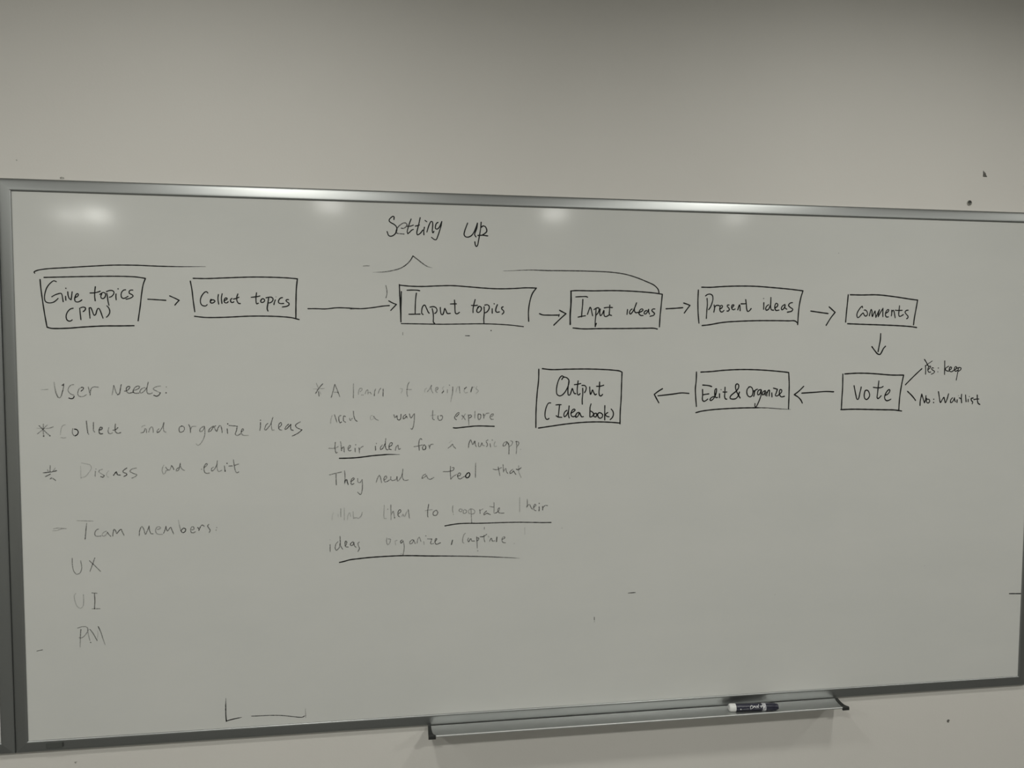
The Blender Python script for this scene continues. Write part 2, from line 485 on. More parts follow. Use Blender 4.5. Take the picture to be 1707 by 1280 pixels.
# ------------------------------------------------------------------ the writing on the board
# one line per stroke: width mm, ink at start, ink at end, taper | points in board millimetres
INK = """
G|diagram_box||black box drawn around the words Give topics (PM)
2.6,1,1,|50.0,181.4 51.0,199.0 53.6,224.8 57.2,255.4 60.9,280.8
2.9,1,1,|60.9,280.8 68.5,283.1 81.7,283.5 103.8,282.6 130.4,280.2 170.6,277.5 204.3,277.0 233.2,276.3
2.6,1,1,|57.8,176.8 95.5,175.2 139.7,173.5 184.3,172.2 217.9,171.9 240.4,172.7 258.4,175.4
2.6,1,1,|258.4,175.4 253.6,188.7 249.8,210.2 247.1,231.8 241.8,265.9
G|diagram_box|handwritten_word|the handwritten word Give
2.3,1,1,|81.5,185.3 76.9,183.5 71.0,187.4 63.8,196.2 59.4,207.5 57.6,218.8 58.9,226.3 62.9,229.3 68.7,229.9 75.7,227.9 80.5,224.1 84.1,220.3
2.3,1,1,|71.9,217.0 78.5,212.9 85.5,210.3 90.2,209.6 91.9,212.7 92.9,219.6 93.9,227.1
2.4,1,1,|98.8,215.7 99.2,223.9
2.7,1,1,|99.9,198.8
2.4,1,1,|103.4,206.2 103.8,213.1 106.3,220.6 109.4,222.8
2.4,1,1,|109.4,222.8 110.5,216.8 111.3,210.5 112.0,206.1
2.4,1,1,|117.0,218.0 121.7,216.0 124.1,212.2 123.0,209.7 120.1,211.0 117.6,216.7 116.6,221.7 117.9,226.1 122.6,227.3 127.3,225.4 130.7,222.8
G|diagram_box|handwritten_word|the handwritten word topics
2.4,1,1,|158.0,194.7 156.8,203.6 156.2,214.9 157.1,224.4
2.4,1,1,|147.2,208.1 154.9,207.6 162.1,206.0 167.4,204.0
2.4,1,1,|170.3,209.7 168.4,214.7 169.5,218.5 172.4,219.5 176.0,217.2 177.9,212.1 176.8,207.7 173.3,206.5 169.7,208.4 166.5,210.7
2.4,1,1,|180.4,208.3 181.4,214.6 182.4,224.7 184.2,233.5
2.4,1,1,|179.9,204.5 185.9,202.2 191.8,202.4 194.7,205.5 193.4,210.6 189.2,215.1 185.6,216.4
2.4,1,1,|198.8,209.3 198.4,215.6 198.9,221.7
2.8,1,1,|203.2,198.4
2.4,1,1,|218.1,200.1 214.5,200.8 210.2,205.3 208.9,211.6 210.0,216.7 213.5,218.5 217.7,217.2 222.6,214.0
2.4,1,1,|232.5,200.5 227.7,200.9 225.2,203.8 225.7,207.6 230.5,210.1 232.8,213.2 229.7,216.4 223.7,219.0 218.6,220.1
G|diagram_box|handwritten_word|the handwritten word (PM)
2.4,1,1,|113.1,240.6 108.1,242.0 103.3,246.4 99.6,253.4 98.9,259.7 100.5,265.3 104.5,267.8 108.1,267.1 110.5,265.2
2.4,1,1,|126.0,240.5 126.7,250.6 127.8,264.4
2.4,1,1,|128.2,239.2 132.9,237.9 137.0,239.1 137.3,242.3 134.5,246.1 132.7,247.3
2.4,1,1,|144.7,239.6 145.1,249.1 145.9,261.1
2.4,1,1,|145.3,239.6 147.7,239.0 149.9,243.4 152.1,250.3 154.4,255.1 157.4,252.8 159.3,246.4 161.8,240.7 164.2,240.7 167.0,246.3 169.8,255.2 171.7,260.8
2.4,1,1,|180.1,234.8 183.3,238.6 185.3,244.2 185.0,249.9 182.3,255.0 178.6,258.9
G|diagram_box||black box drawn around the words Collect topics
2.7,1,1,|349.5,179.6 352.6,198.5 354.3,217.5 357.5,245.2
2.7,1,1,|355.6,173.5 380.3,173.6 419.5,171.6 472.3,168.8 512.1,168.3 552.2,169.3 573.2,170.8
3.0,1,1,|573.2,170.8 570.8,192.4 569.6,222.9 569.0,257.6
2.7,1,1,|356.8,255.0 378.9,257.3 418.2,256.6 471.1,253.6 511.0,253.2 537.8,254.0 559.3,256.0 576.0,260.0
G|diagram_box|handwritten_word|the handwritten word Collect
2.4,1,1,|385.0,204.7 383.2,202.2 380.1,202.2 375.1,206.8 371.3,213.3 369.6,219.7 369.9,226.1 372.2,230.6 376.5,232.5 380.8,232.2 383.3,229.8
2.6,1,1,|391.6,218.1 390.0,222.0 390.5,225.2 393.3,226.2 397.6,224.5 399.5,221.9 397.1,219.6 392.8,219.4 391.3,221.0
2.5,1,1,|406.8,207.6 405.8,216.6 407.1,228.2
2.5,1,1,|414.6,205.9 413.0,215.3 413.9,226.6
2.5,1,1,|418.7,220.6 422.5,219.0 425.0,216.4 422.6,214.5 420.0,216.4 418.7,220.3 419.3,224.2 422.4,225.5 425.5,224.5 426.8,222.8
2.5,1,1,|435.0,215.6 432.4,217.6 432.0,221.5 433.6,224.0 437.3,224.0 438.6,222.7
2.5,1,1,|447.3,205.7 444.9,213.5 445.5,221.3 448.5,225.8 452.2,226.4
2.5,1,1,|438.1,216.9 443.7,215.5 449.3,212.8
G|diagram_box|handwritten_word|the handwritten word topics
2.5,1,1,|486.4,202.6 485.2,211.7 485.1,220.8 486.3,226.6 489.8,225.2
2.5,1,1,|475.3,212.7 482.5,211.7 488.8,210.7 493.2,209.4
2.5,1,1,|496.8,216.7 494.9,220.6 496.1,223.2 499.9,223.2 503.1,219.9 502.5,216.6 498.7,215.4 496.0,217.4
2.8,1,1,|512.0,212.0 510.2,224.3 508.5,237.4 510.0,241.9
2.5,1,1,|506.3,213.3 511.4,212.0 517.7,211.9 520.8,214.4 520.1,219.7 515.6,223.6 512.5,224.3
2.5,1,1,|525.8,217.6 523.9,222.9 522.8,227.8
2.3,0.8,0.8,|527.4,210.8
2.5,1,1,|541.1,212.2 536.6,213.6 532.8,218.8 532.7,223.4 536.5,225.3 543.5,225.0
2.5,1,1,|553.7,216.6 549.9,216.7 548.6,219.3 551.1,221.9 554.5,224.4 554.8,227.7 550.4,231.0 540.8,232.8
G|diagram_box||black box drawn around the words Input topics
2.8,1,1,|794.5,179.8 795.3,202.1 796.6,232.7 797.7,263.3
2.8,1,1,|798.8,195.5 798.3,216.2 797.7,244.5 797.7,263.3
2.8,1,1,|794.5,181.0 817.1,182.9 845.3,183.2 878.4,181.5 911.6,180.3 940.2,181.7 983.5,184.6 1019.7,185.7 1056.2,184.4 1080.6,182.6 1105.9,182.7
2.9,1,1,|1105.9,182.7 1096.7,195.4 1090.6,214.8 1087.8,236.5 1088.4,259.0
2.4,1,1,|798.6,266.9 840.4,267.2 887.8,267.5 935.5,266.6 983.6,265.7 1020.0,266.6 1046.8,268.3 1076.2,271.4
G|diagram_box|handwritten_word|the handwritten word Input
2.6,1,1,|811.5,192.1 822.5,191.6 833.8,191.7 839.7,192.8
2.6,1,1,|832.3,198.3 830.6,211.3 829.7,228.3 829.4,244.6
2.6,1,1,|815.6,245.8 828.0,245.6 840.4,245.2
2.6,1,1,|847.1,245.9 844.7,244.5 844.0,238.1 845.7,229.5 849.2,225.0 851.3,225.2 854.9,232.3 858.4,240.0 860.8,242.9
2.6,1,1,|867.6,232.8 869.8,243.5 870.2,254.9 870.2,262.7 873.3,266.5
2.6,1,1,|862.7,229.3 870.5,228.1 876.2,230.6 878.3,235.6 876.9,240.6 873.3,243.4
2.6,1,1,|885.8,229.8 886.4,239.0 888.3,245.4 891.1,245.8 894.0,238.9 895.8,231.8 898.3,236.0 901.8,243.1 908.3,242.8
2.6,1,1,|917.8,212.7 918.7,224.4 919.0,235.8 920.4,242.7 924.0,243.6 929.0,240.3
2.6,1,1,|908.7,221.7 916.1,221.3 922.1,221.2
G|diagram_box|handwritten_word|the handwritten word topics
2.6,1,1,|964.7,210.9 961.8,222.4 960.0,232.5 960.0,240.4
2.6,1,1,|956.3,224.2 963.6,224.6 970.0,223.8
2.6,1,1,|972.9,227.3 969.1,233.1 968.6,238.1 971.5,240.2 976.6,237.3 979.2,230.8 977.3,227.3 973.7,226.3 970.5,228.8
2.6,1,1,|985.2,227.2 985.7,239.4 984.6,255.2 985.0,264.5
2.6,1,1,|986.7,223.3 992.5,222.3 996.8,225.6 996.6,231.3 991.8,238.6 987.4,240.8
2.7,1,1,|1003.8,231.3 1003.9,241.3
3.1,1,1,|1008.4,220.0
2.7,1,1,|1015.7,221.8 1012.5,230.4 1012.1,236.9 1015.0,239.3 1020.1,238.3
2.7,1,1,|1028.9,226.6 1025.9,228.1 1026.0,231.7 1030.3,236.0 1030.4,239.6 1026.7,243.5
G|diagram_box||black box drawn around the words Input ideas
3.7,1,1,|1187.3,188.7 1187.5,215.9 1185.9,241.9 1186.1,265.3
3.0,1,1,|1186.8,188.2 1197.9,187.2 1240.7,187.1 1281.1,186.0 1313.6,186.0 1349.0,187.3 1384.7,189.7 1407.3,192.5
3.0,1,1,|1407.3,192.5 1404.9,218.4 1402.6,244.9 1401.3,269.3
3.0,1,1,|1192.8,273.6 1217.5,275.5 1255.1,274.6 1309.3,274.0 1363.9,273.0 1388.7,272.8 1396.2,274.6
G|diagram_box|handwritten_word|the handwritten word Input
2.7,1,1,|1198.8,201.7 1211.4,200.9 1223.5,200.7 1226.8,202.0
2.7,1,1,|1215.5,207.3 1215.0,220.3 1213.7,233.4 1212.9,247.7
2.7,1,1,|1204.5,248.4 1213.2,246.4 1221.9,245.0
2.7,1,1,|1226.8,241.7 1229.8,233.2 1233.1,225.3 1235.1,227.9 1237.2,237.0 1239.3,244.8
2.7,1,1,|1247.2,229.1 1246.7,243.4 1245.5,259.1 1245.7,270.2
2.7,1,1,|1245.7,270.2 1248.3,262.4
2.7,1,1,|1242.5,230.4 1247.9,227.1 1253.3,226.4 1254.6,229.6 1252.0,238.1 1247.4,243.4
2.7,1,1,|1257.3,228.9 1256.1,238.1 1258.2,244.6 1262.8,239.3 1266.1,232.1 1266.2,239.3 1267.6,245.2 1271.7,246.4 1277.7,243.1
2.7,1,1,|1280.2,219.5 1279.6,231.3 1279.7,241.8 1284.5,243.7
2.7,1,1,|1266.7,226.2 1276.2,224.8 1286.6,225.3
G|diagram_box|handwritten_word|the handwritten word ideas
2.8,1,1,|1323.0,229.5 1321.8,240.7
2.8,1,1,|1333.9,228.1 1329.9,231.4 1327.9,237.3 1330.0,239.9 1335.4,234.6 1340.7,224.0 1344.6,213.5
2.8,1,1,|1340.0,225.4 1340.1,233.2 1342.9,236.5 1348.4,235.8
2.8,1,1,|1349.1,236.4 1355.2,234.4 1360.6,230.4 1359.2,227.8 1355.1,228.5 1351.7,233.1 1351.1,239.1 1355.3,243.0 1360.8,242.9
2.8,1,1,|1369.5,230.9 1364.8,233.6 1363.5,238.3 1366.9,239.5 1371.6,234.2 1374.3,228.3
2.8,1,1,|1374.3,228.3 1374.4,234.2 1376.5,239.4
2.8,1,1,|1389.4,227.4 1385.3,227.5 1381.9,230.8 1385.4,234.7 1388.9,238.0 1386.9,242.0 1378.0,244.7
G|diagram_box||black box drawn around the words Present ideas
3.1,1,1,|1496.1,181.3 1495.5,208.4 1496.5,235.1 1498.9,259.6
3.1,1,1,|1504.3,174.5 1526.2,174.5 1557.2,172.1 1596.8,170.4 1639.6,170.3 1682.7,172.6 1726.2,175.7 1761.8,179.2
3.2,1,1,|1761.8,179.2 1755.9,199.6 1752.2,224.1 1750.2,260.9
3.1,1,1,|1506.9,265.4 1525.1,263.3 1558.9,257.4 1598.6,254.4 1641.5,252.6 1684.7,252.0 1728.1,252.1 1742.7,252.2 1750.1,257.3
G|diagram_box|handwritten_word|the handwritten word Present
2.8,1,1,|1518.2,200.9 1519.2,214.4 1518.0,231.4 1517.3,248.2
2.8,1,1,|1514.3,194.9 1519.2,191.5 1525.9,190.6 1531.2,193.7 1532.8,201.5 1530.8,211.4 1526.5,222.1 1522.6,227.4
2.8,1,1,|1536.1,216.3 1537.3,224.1 1535.7,233.3
2.8,1,1,|1537.7,222.0 1540.6,217.7 1545.9,216.9 1549.6,218.0
2.8,1,1,|1550.5,225.4 1555.7,222.5 1557.1,218.2 1554.1,216.8 1551.2,220.4 1550.6,227.5 1553.7,232.4 1558.2,231.7 1561.1,228.8
2.8,1,1,|1573.6,215.8 1569.9,215.9 1569.2,218.7 1573.0,223.0 1574.6,226.5 1571.7,230.1 1568.7,230.1
2.8,1,1,|1580.6,222.2 1584.3,219.3 1585.7,215.7 1581.9,215.7 1580.2,220.0 1581.4,225.0 1585.2,227.1 1588.9,224.9
2.9,1,1,|1595.8,227.0 1597.9,220.5 1600.0,214.8 1601.3,219.1 1601.9,229.0
2.9,1,1,|1615.4,202.5 1617.4,214.6 1618.4,224.6 1620.8,230.3 1624.6,229.5 1629.8,223.7
2.9,1,1,|1603.8,212.6 1610.6,212.5 1616.6,212.0
G|diagram_box|handwritten_word|the handwritten word ideas
2.9,1,1,|1661.8,209.0 1661.8,224.8
2.9,0.9,0.9,|1661.2,199.0
2.9,1,1,|1673.8,213.9 1668.6,218.3 1666.9,224.0 1668.8,227.1 1674.1,224.6 1678.4,215.3
2.9,1,1,|1679.5,196.6 1679.5,206.6 1679.3,219.6 1681.8,226.0 1687.2,226.9
2.9,1,1,|1690.1,221.6 1696.1,217.9 1697.6,212.9 1693.6,210.1 1690.7,214.4 1690.4,222.3 1693.3,227.3 1701.0,226.5
2.9,1,1,|1716.0,212.7 1709.9,216.3 1707.0,222.1 1708.6,225.7 1713.2,222.8 1716.8,214.8
2.9,1,1,|1716.8,214.8 1716.2,220.6 1720.9,224.1
2.9,1,1,|1735.2,208.1 1729.0,209.6 1725.3,214.7 1730.1,219.7 1736.4,223.9 1734.2,228.3 1722.7,231.3
G|diagram_box||black box drawn around the word comments
3.2,1,1,|1880.7,187.1 1879.0,208.7 1877.1,232.8 1875.7,253.9
3.2,1,1,|1886.1,187.0 1918.0,187.1 1952.1,186.1 1973.2,187.0 2010.4,190.8 2050.5,195.9 2067.2,197.6
3.3,1,1,|2067.2,197.6 2063.5,221.0 2060.2,240.6 2058.2,258.9
3.2,1,1,|1881.0,257.7 1920.3,258.8 1975.7,260.1 2026.2,261.8 2053.0,263.6 2067.0,265.6
G|diagram_box|handwritten_word|the handwritten word comments
2.8,1,1,|1919.5,218.2 1918.8,214.6 1915.3,216.8 1910.4,223.0 1906.5,229.7 1905.0,237.3 1907.4,242.5 1912.0,240.5 1916.9,234.8 1921.9,231.0 1923.6,234.3 1927.3,238.5 1931.4,237.5 1933.3,232.7 1931.6,227.5 1927.9,224.0 1924.1,224.0
2.8,1,1,|1938.2,237.9 1940.0,230.3 1942.8,222.2 1945.0,226.4 1945.3,234.0 1946.5,239.7 1949.4,233.0 1953.3,225.9
2.8,1,1,|1953.3,225.9 1955.9,241.5
2.8,1,1,|1955.9,241.5 1960.2,232.0 1965.1,222.4
2.8,1,1,|1965.1,222.4 1962.8,231.0 1962.2,239.6
2.8,1,1,|1962.2,239.6 1967.9,229.0 1974.3,219.0
2.8,1,1,|1974.3,219.0 1974.2,229.9 1974.7,239.4
2.8,1,1,|1982.5,230.8 1987.6,227.9 1990.1,223.6 1988.4,221.7 1984.4,224.6 1981.5,230.8 1981.7,236.5 1984.4,240.3 1989.6,239.8
2.8,1,1,|1997.9,223.5 1998.1,230.6 1997.3,237.3
2.8,1,1,|1997.8,235.4 1999.0,226.8 2002.0,223.4 2004.2,226.7 2006.1,234.3 2007.9,242.0
2.8,1,1,|2018.6,212.3 2017.7,223.7 2017.2,233.3 2018.7,238.0 2022.4,238.0 2029.6,233.9
2.8,1,1,|2007.8,223.4 2015.6,223.9 2026.1,223.4
2.8,1,1,|2042.3,223.0 2037.6,223.5 2034.1,227.8 2036.9,232.1 2042.3,237.8 2042.4,241.1 2038.9,244.0
G|diagram_box||black box drawn around the word vote
3.2,1,1,|1872.3,381.4 1872.7,414.1 1871.5,443.3 1871.0,468.8
3.3,1,1,|1877.5,380.9 1911.0,379.2 1937.3,379.5 1963.8,381.0 2003.8,383.9 2035.9,384.0
3.3,1,1,|2035.9,384.0 2030.9,409.7 2027.1,439.2 2025.6,472.5
3.4,1,1,|1869.7,469.1 1900.7,468.3 1940.3,469.1 1982.8,470.2 2014.9,471.2 2033.2,473.8
G|diagram_box|handwritten_word|the handwritten word vote
3.0,1,1,|1903.1,410.2 1905.6,421.2 1909.0,434.5 1911.8,443.2 1914.4,444.0 1916.8,440.1 1919.0,429.1 1922.3,413.4
3.0,1,1,|1933.6,422.1 1931.6,427.6 1931.0,435.4 1932.9,441.7 1936.9,444.5 1941.9,441.8 1945.5,434.7 1944.0,427.6 1940.0,422.1 1935.3,421.3 1932.8,423.3
3.0,1,1,|1969.2,398.6 1967.8,415.2 1966.6,429.3 1966.1,440.3 1968.3,442.3 1971.7,440.4 1976.6,435.3
3.0,1,1,|1955.0,414.3 1961.4,415.1 1970.0,415.6 1977.6,414.4 1981.0,412.2
3.0,1,1,|1987.7,434.1 1993.6,431.8 1998.6,426.3 1999.7,421.6 1997.5,420.0 1993.3,423.1 1988.4,430.2 1986.1,438.1 1987.2,443.6 1991.6,447.6 1997.6,446.8 2003.0,444.1
G|diagram_box||black box drawn around the words Edit & Organize
3.1,1,1,|1495.0,376.1 1494.7,396.8 1493.0,415.6 1494.2,436.8 1496.3,458.6
3.1,1,1,|1505.9,376.3 1532.5,374.9 1562.2,372.1 1602.1,370.2 1637.3,370.4 1675.2,372.3 1713.4,375.5 1730.0,377.4
3.2,1,1,|1730.0,377.4 1731.9,402.1 1732.2,430.9 1731.8,466.5
3.1,1,1,|1495.3,473.5 1509.6,470.0 1539.3,466.5 1576.6,464.2 1614.2,463.0 1652.0,462.8
2.4,1,0.6,e|1652.0,462.8 1677.4,463.5 1705.5,465.6 1737.5,467.5
G|diagram_box|handwritten_word|the handwritten word Edit
3.0,1,1,|1511.3,407.3 1520.9,408.0 1528.0,409.1 1533.7,411.0
3.0,1,1,|1510.9,418.0 1511.4,429.5 1511.4,443.0 1514.6,446.4 1520.2,444.4 1524.4,441.1
2.9,1,1,|1511.5,430.9 1518.5,429.6 1527.0,428.5
2.9,1,1,|1539.9,435.1 1534.2,437.1 1530.1,442.5 1532.2,444.5 1537.9,441.1 1543.4,432.4 1546.0,422.9 1545.9,416.2 1543.1,417.5 1541.8,425.6 1542.7,433.7 1545.6,437.8 1549.1,437.1
2.9,1,1,|1553.9,428.4 1554.1,437.8
2.9,0.9,0.9,|1557.6,418.6
2.9,1,1,|1567.6,412.8 1567.4,425.7 1567.2,436.6 1569.9,441.3 1572.7,441.3
2.9,1,1,|1562.7,424.1 1568.1,424.4 1572.3,424.1
G|diagram_box|handwritten_word|the handwritten word &
3.1,1,1,|1606.3,438.8 1602.6,432.7 1596.6,421.8 1594.2,412.3 1595.5,406.2 1599.1,404.8 1602.3,408.2 1601.4,415.0 1595.9,422.4 1588.1,428.5 1581.8,434.6 1581.2,439.4 1587.0,441.4 1595.6,440.1 1601.1,434.0 1604.5,424.5
G|diagram_box|handwritten_word|the handwritten word Organize
2.9,1,1,|1629.4,412.4 1624.5,417.1 1623.2,425.3 1626.3,433.5 1631.4,436.2 1637.0,432.8 1639.0,423.3 1636.6,415.1 1632.2,411.7 1627.9,412.4
2.9,1,1,|1641.8,421.3 1642.7,428.8 1641.1,434.9
2.9,1,1,|1642.7,426.1 1645.4,419.9 1650.4,417.9
2.9,1,1,|1659.1,418.6 1653.3,420.6 1650.6,427.5 1652.2,431.6 1656.4,429.5 1659.8,420.0
2.7,1,1,|1660.6,420.0 1660.1,431.6 1656.1,443.9 1650.6,456.1 1646.6,461.6 1644.9,458.8 1644.7,452.7
2.9,1,1,|1669.3,421.4 1664.3,424.8 1663.7,431.6 1668.0,429.6 1670.7,421.4
2.9,1,1,|1670.7,421.4 1671.0,433.0
2.9,1,1,|1674.1,424.8 1674.7,434.4
2.9,1,1,|1674.8,428.9 1678.0,421.4 1680.8,420.1 1680.9,434.4
2.9,1,1,|1687.5,426.9 1688.1,436.5
2.9,1,1,|1691.6,415.3 1696.7,416.7 1701.8,418.1
2.9,1,1,|1701.8,418.1 1699.1,426.3 1697.1,433.1 1700.8,434.5 1705.8,431.8
2.9,1,1,|1706.5,430.5 1712.2,425.7 1712.8,420.2 1709.1,418.8 1707.1,423.6 1708.0,431.8 1712.5,436.7 1720.5,435.3
G|diagram_box||black box drawn around the words Output (Idea book)
3.0,1,1,|1112.7,369.4 1112.3,395.0 1109.1,426.3 1106.9,465.5 1106.7,504.8
3.0,1,1,|1121.1,368.1 1141.8,370.2 1179.1,369.4 1222.0,368.9 1259.8,369.7 1286.9,371.3 1306.0,373.7 1311.5,376.3
3.0,1,1,|1311.5,376.3 1310.8,406.0 1310.1,440.5 1308.5,467.1 1308.1,498.5
3.0,1,1,|1112.8,506.2 1142.8,502.1 1180.2,497.2 1223.2,493.7 1255.7,493.2 1282.9,494.3 1307.0,496.4
G|diagram_box|handwritten_word|the handwritten word Output
2.7,1,1,|1167.1,393.5 1170.0,389.0 1173.5,387.8 1179.3,389.5 1184.1,395.3 1183.6,404.5 1180.1,413.6 1174.9,422.8 1168.0,429.7 1162.1,431.4 1156.3,427.9 1154.8,418.1 1156.1,406.7 1159.5,395.2 1164.1,387.2 1167.6,384.9 1171.7,386.7
2.7,1,1,|1184.1,396.4 1182.4,410.2 1181.9,421.7 1183.2,429.7 1186.7,429.2 1190.1,420.6 1192.4,414.3 1194.8,420.6 1197.8,426.4 1200.8,426.4
2.7,1,1,|1206.1,396.5 1204.7,409.1 1204.2,420.6 1205.5,428.7 1208.4,429.3 1211.1,426.4
2.7,1,1,|1197.3,405.4 1205.3,404.5 1212.3,402.8
2.7,1,1,|1217.1,413.8 1217.5,426.5 1216.2,440.3 1216.5,451.3
2.7,1,1,|1215.3,407.4 1221.8,407.5 1225.3,411.5 1224.8,418.4 1221.7,424.2
2.8,1,1,|1233.8,411.0 1234.3,419.6 1236.1,428.3 1238.4,424.2 1240.7,417.9 1243.8,424.3 1247.4,429.5 1250.3,427.8
2.8,1,1,|1257.7,399.5 1257.3,412.8 1256.4,424.3 1258.1,431.3 1261.6,431.9 1265.1,428.4
2.8,1,1,|1250.4,409.5 1259.6,409.1 1267.6,407.0
G|diagram_box|handwritten_word|the handwritten word (Idea
2.7,1,1,|1141.3,447.7 1136.6,448.1 1133.2,452.4 1129.8,461.6 1128.1,471.9 1128.7,481.1 1131.7,485.9 1135.2,485.7 1137.5,484.0
2.7,1,1,|1153.9,452.6 1160.0,452.0 1166.1,452.1
2.7,1,1,|1162.3,452.6 1161.2,464.1 1159.6,479.6
2.7,1,1,|1154.6,477.9 1159.0,480.8 1167.8,481.7
2.7,1,1,|1180.0,465.4 1175.3,468.8 1172.8,475.7 1174.2,480.4 1178.9,476.9 1183.5,466.6 1185.2,455.1
2.7,1,1,|1184.6,460.8 1183.6,472.4 1184.2,479.3 1185.4,483.0
2.7,1,1,|1189.4,472.4 1195.3,469.0 1199.3,465.0 1197.6,462.7 1193.5,464.4 1190.0,471.3 1190.7,478.2 1195.4,480.5 1199.5,478.8
2.8,1,1,|1208.2,470.3 1204.1,472.0 1201.2,477.1 1201.3,481.8 1206.0,479.5 1209.4,472.6
2.8,1,1,|1210.6,471.4 1213.0,477.2 1215.4,480.7 1219.5,480.5
G|diagram_box|handwritten_word|the handwritten word book)
2.8,1,1,|1237.5,450.8 1235.3,458.9 1235.1,469.3 1234.9,480.9
2.8,1,1,|1235.3,467.0 1240.1,469.4 1243.7,473.4 1242.6,478.1 1239.0,480.9 1236.1,481.5
2.8,1,1,|1244.9,475.2 1244.3,479.3 1248.5,481.6 1251.4,477.6 1250.2,472.9 1246.1,473.5
2.8,1,1,|1253.8,474.1 1254.4,479.9 1258.6,484.6 1264.0,482.9 1265.7,476.5 1261.5,472.4 1256.7,471.8 1254.4,474.1
2.8,1,1,|1270.8,455.1 1270.7,469.6 1270.9,488.8
2.8,1,1,|1278.1,471.4 1273.4,474.9 1272.8,477.2 1277.0,480.7 1281.2,481.3
2.8,1,1,|1286.4,463.3 1290.6,468.6 1291.9,475.6 1289.6,482.6 1284.3,488.3
G|diagram_arrow||black arrow from Give topics to Collect topics
2.6,1,1,|262.5,219.6 280.2,220.4 298.9,221.5
2.6,1,1,|306.7,211.8 316.9,216.5 326.0,221.2
2.7,1,1,|326.0,221.2 321.3,226.1 317.1,231.4
G|diagram_arrow||long black arrow from Collect topics to Input topics
2.6,1,1,|595.2,235.9 613.7,235.7 632.7,236.0 657.3,233.2 682.1,233.5 709.6,234.6 734.6,232.0 756.8,228.4 772.2,226.8
1.8,0.8,0.8,|686.2,235.7 695.3,235.3
2.6,1,1,|771.0,216.5 779.6,221.1 787.8,224.1
2.6,1,1,|787.8,224.1 781.9,230.5 775.3,237.6
G|diagram_arrow||black arrow from Input topics to Input ideas
2.9,1,1,|1113.6,241.3 1120.2,243.9 1134.7,244.5 1159.9,244.2
3.0,1,1,|1160.6,233.1 1169.1,237.4 1175.8,240.7
3.0,1,1,|1175.8,240.7 1161.3,253.8 1147.3,267.4
2.0,1,1,|1159.8,242.2 1158.6,247.9
G|diagram_arrow||black arrow from Input ideas to Present ideas
3.1,1,1,|1417.0,226.6 1437.8,225.3 1458.0,223.5
3.1,1,1,|1460.4,212.6 1469.6,215.4 1475.8,218.0
3.1,1,1,|1475.8,218.0 1468.4,227.4 1462.2,236.0
G|diagram_arrow||black arrow from Present ideas to comments
3.2,1,1,|1783.6,227.9 1800.7,230.1 1828.8,233.4
3.2,1,1,|1831.2,217.2 1840.3,224.5 1847.3,230.2
3.2,1,1,|1847.3,230.2 1836.5,243.7 1824.6,262.2
G|diagram_arrow||black arrow pointing down from comments to vote
3.3,1,1,|1970.3,281.5 1969.8,297.3 1967.3,310.6 1964.7,326.0
3.3,1,1,|1947.6,313.6 1955.3,322.8 1963.5,331.3 1970.2,332.5 1975.2,325.2 1979.0,317.9 1984.1,312.5
G|diagram_arrow||black arrow pointing left from vote to Edit & Organize
3.2,1,1,|1849.3,424.9 1827.9,424.1 1799.5,425.9 1765.5,427.9
3.2,1,1,|1769.9,411.3 1758.1,422.6 1746.0,431.5
3.2,1,1,|1746.0,431.5 1757.2,438.3 1763.9,445.5 1767.4,452.1
G|diagram_arrow||black arrow pointing left to Output
3.1,1,1,|1477.0,427.2 1458.8,426.0 1433.7,429.1 1400.4,432.5
3.1,1,1,|1411.2,415.6 1400.2,422.3 1391.2,428.9
3.1,1,1,|1391.2,428.9 1396.3,438.3 1402.6,449.1
G|heading_word||black heading word Setting
2.6,1,1,|783.1,35.8 783.4,30.6 781.3,28.9 776.4,32.2 772.9,36.5 772.9,40.0 777.1,43.4 783.3,46.7 788.2,51.4 789.5,57.0 787.4,64.7 782.5,70.4 776.2,73.1 771.4,71.4 768.0,63.1
2.3,0.85,0.85,|799.3,54.6 804.2,54.9 809.8,50.9 811.9,46.6 809.1,43.2 804.2,43.0 798.6,46.3 793.0,51.3 788.8,57.7 787.4,63.3 790.2,66.1 797.2,67.0 805.3,67.5
2.4,1,1,|821.0,33.8 817.5,42.9 814.0,54.2 812.3,62.7 813.7,66.6
2.4,1,1,|813.7,66.6 818.2,62.5 822.4,58.2 825.9,56.7
2.3,1,1,|811.9,50.1 819.6,49.5 825.9,47.2
2.6,1,1,|841.0,30.4 838.5,42.4 835.0,56.5 833.6,63.5 835.0,68.4 840.6,65.5 846.9,57.6
2.6,1,1,|830.4,49.2 835.0,48.1 839.2,46.5
2.6,1,1,|850.5,51.2 849.1,58.9 849.3,68.0
2.4,1,1,|851.9,36.1 855.8,38.8
2.6,1,1,|856.1,61.5 858.9,51.6 862.5,42.4 865.3,38.1 868.1,38.7 869.1,44.3 868.5,52.8 868.1,59.8 869.5,63.3 871.6,59.7
2.6,1,1,|880.8,39.5 877.3,42.0 875.2,47.7 875.2,53.3 878.7,54.6 883.7,50.3 887.2,42.4 889.3,37.4
2.4,1,1,|889.3,37.4 887.9,46.6 884.4,58.0 880.1,70.8 876.5,78.2 872.3,77.7 866.2,73.2
G|heading_word||black heading word up
2.7,1,1,|947.3,39.3 944.1,47.9 940.6,57.9 939.6,65.7 942.7,69.9 948.4,70.7 955.6,67.4 961.3,60.2 966.3,48.7 969.6,38.7
2.7,1,1,|969.6,38.7 967.8,51.5 964.2,60.8 963.5,65.1 966.4,69.7
2.6,1,1,|978.1,36.4 977.1,48.4 975.0,62.7 972.1,78.4 970.0,88.4 967.4,91.3 965.0,87.8 963.8,80.7
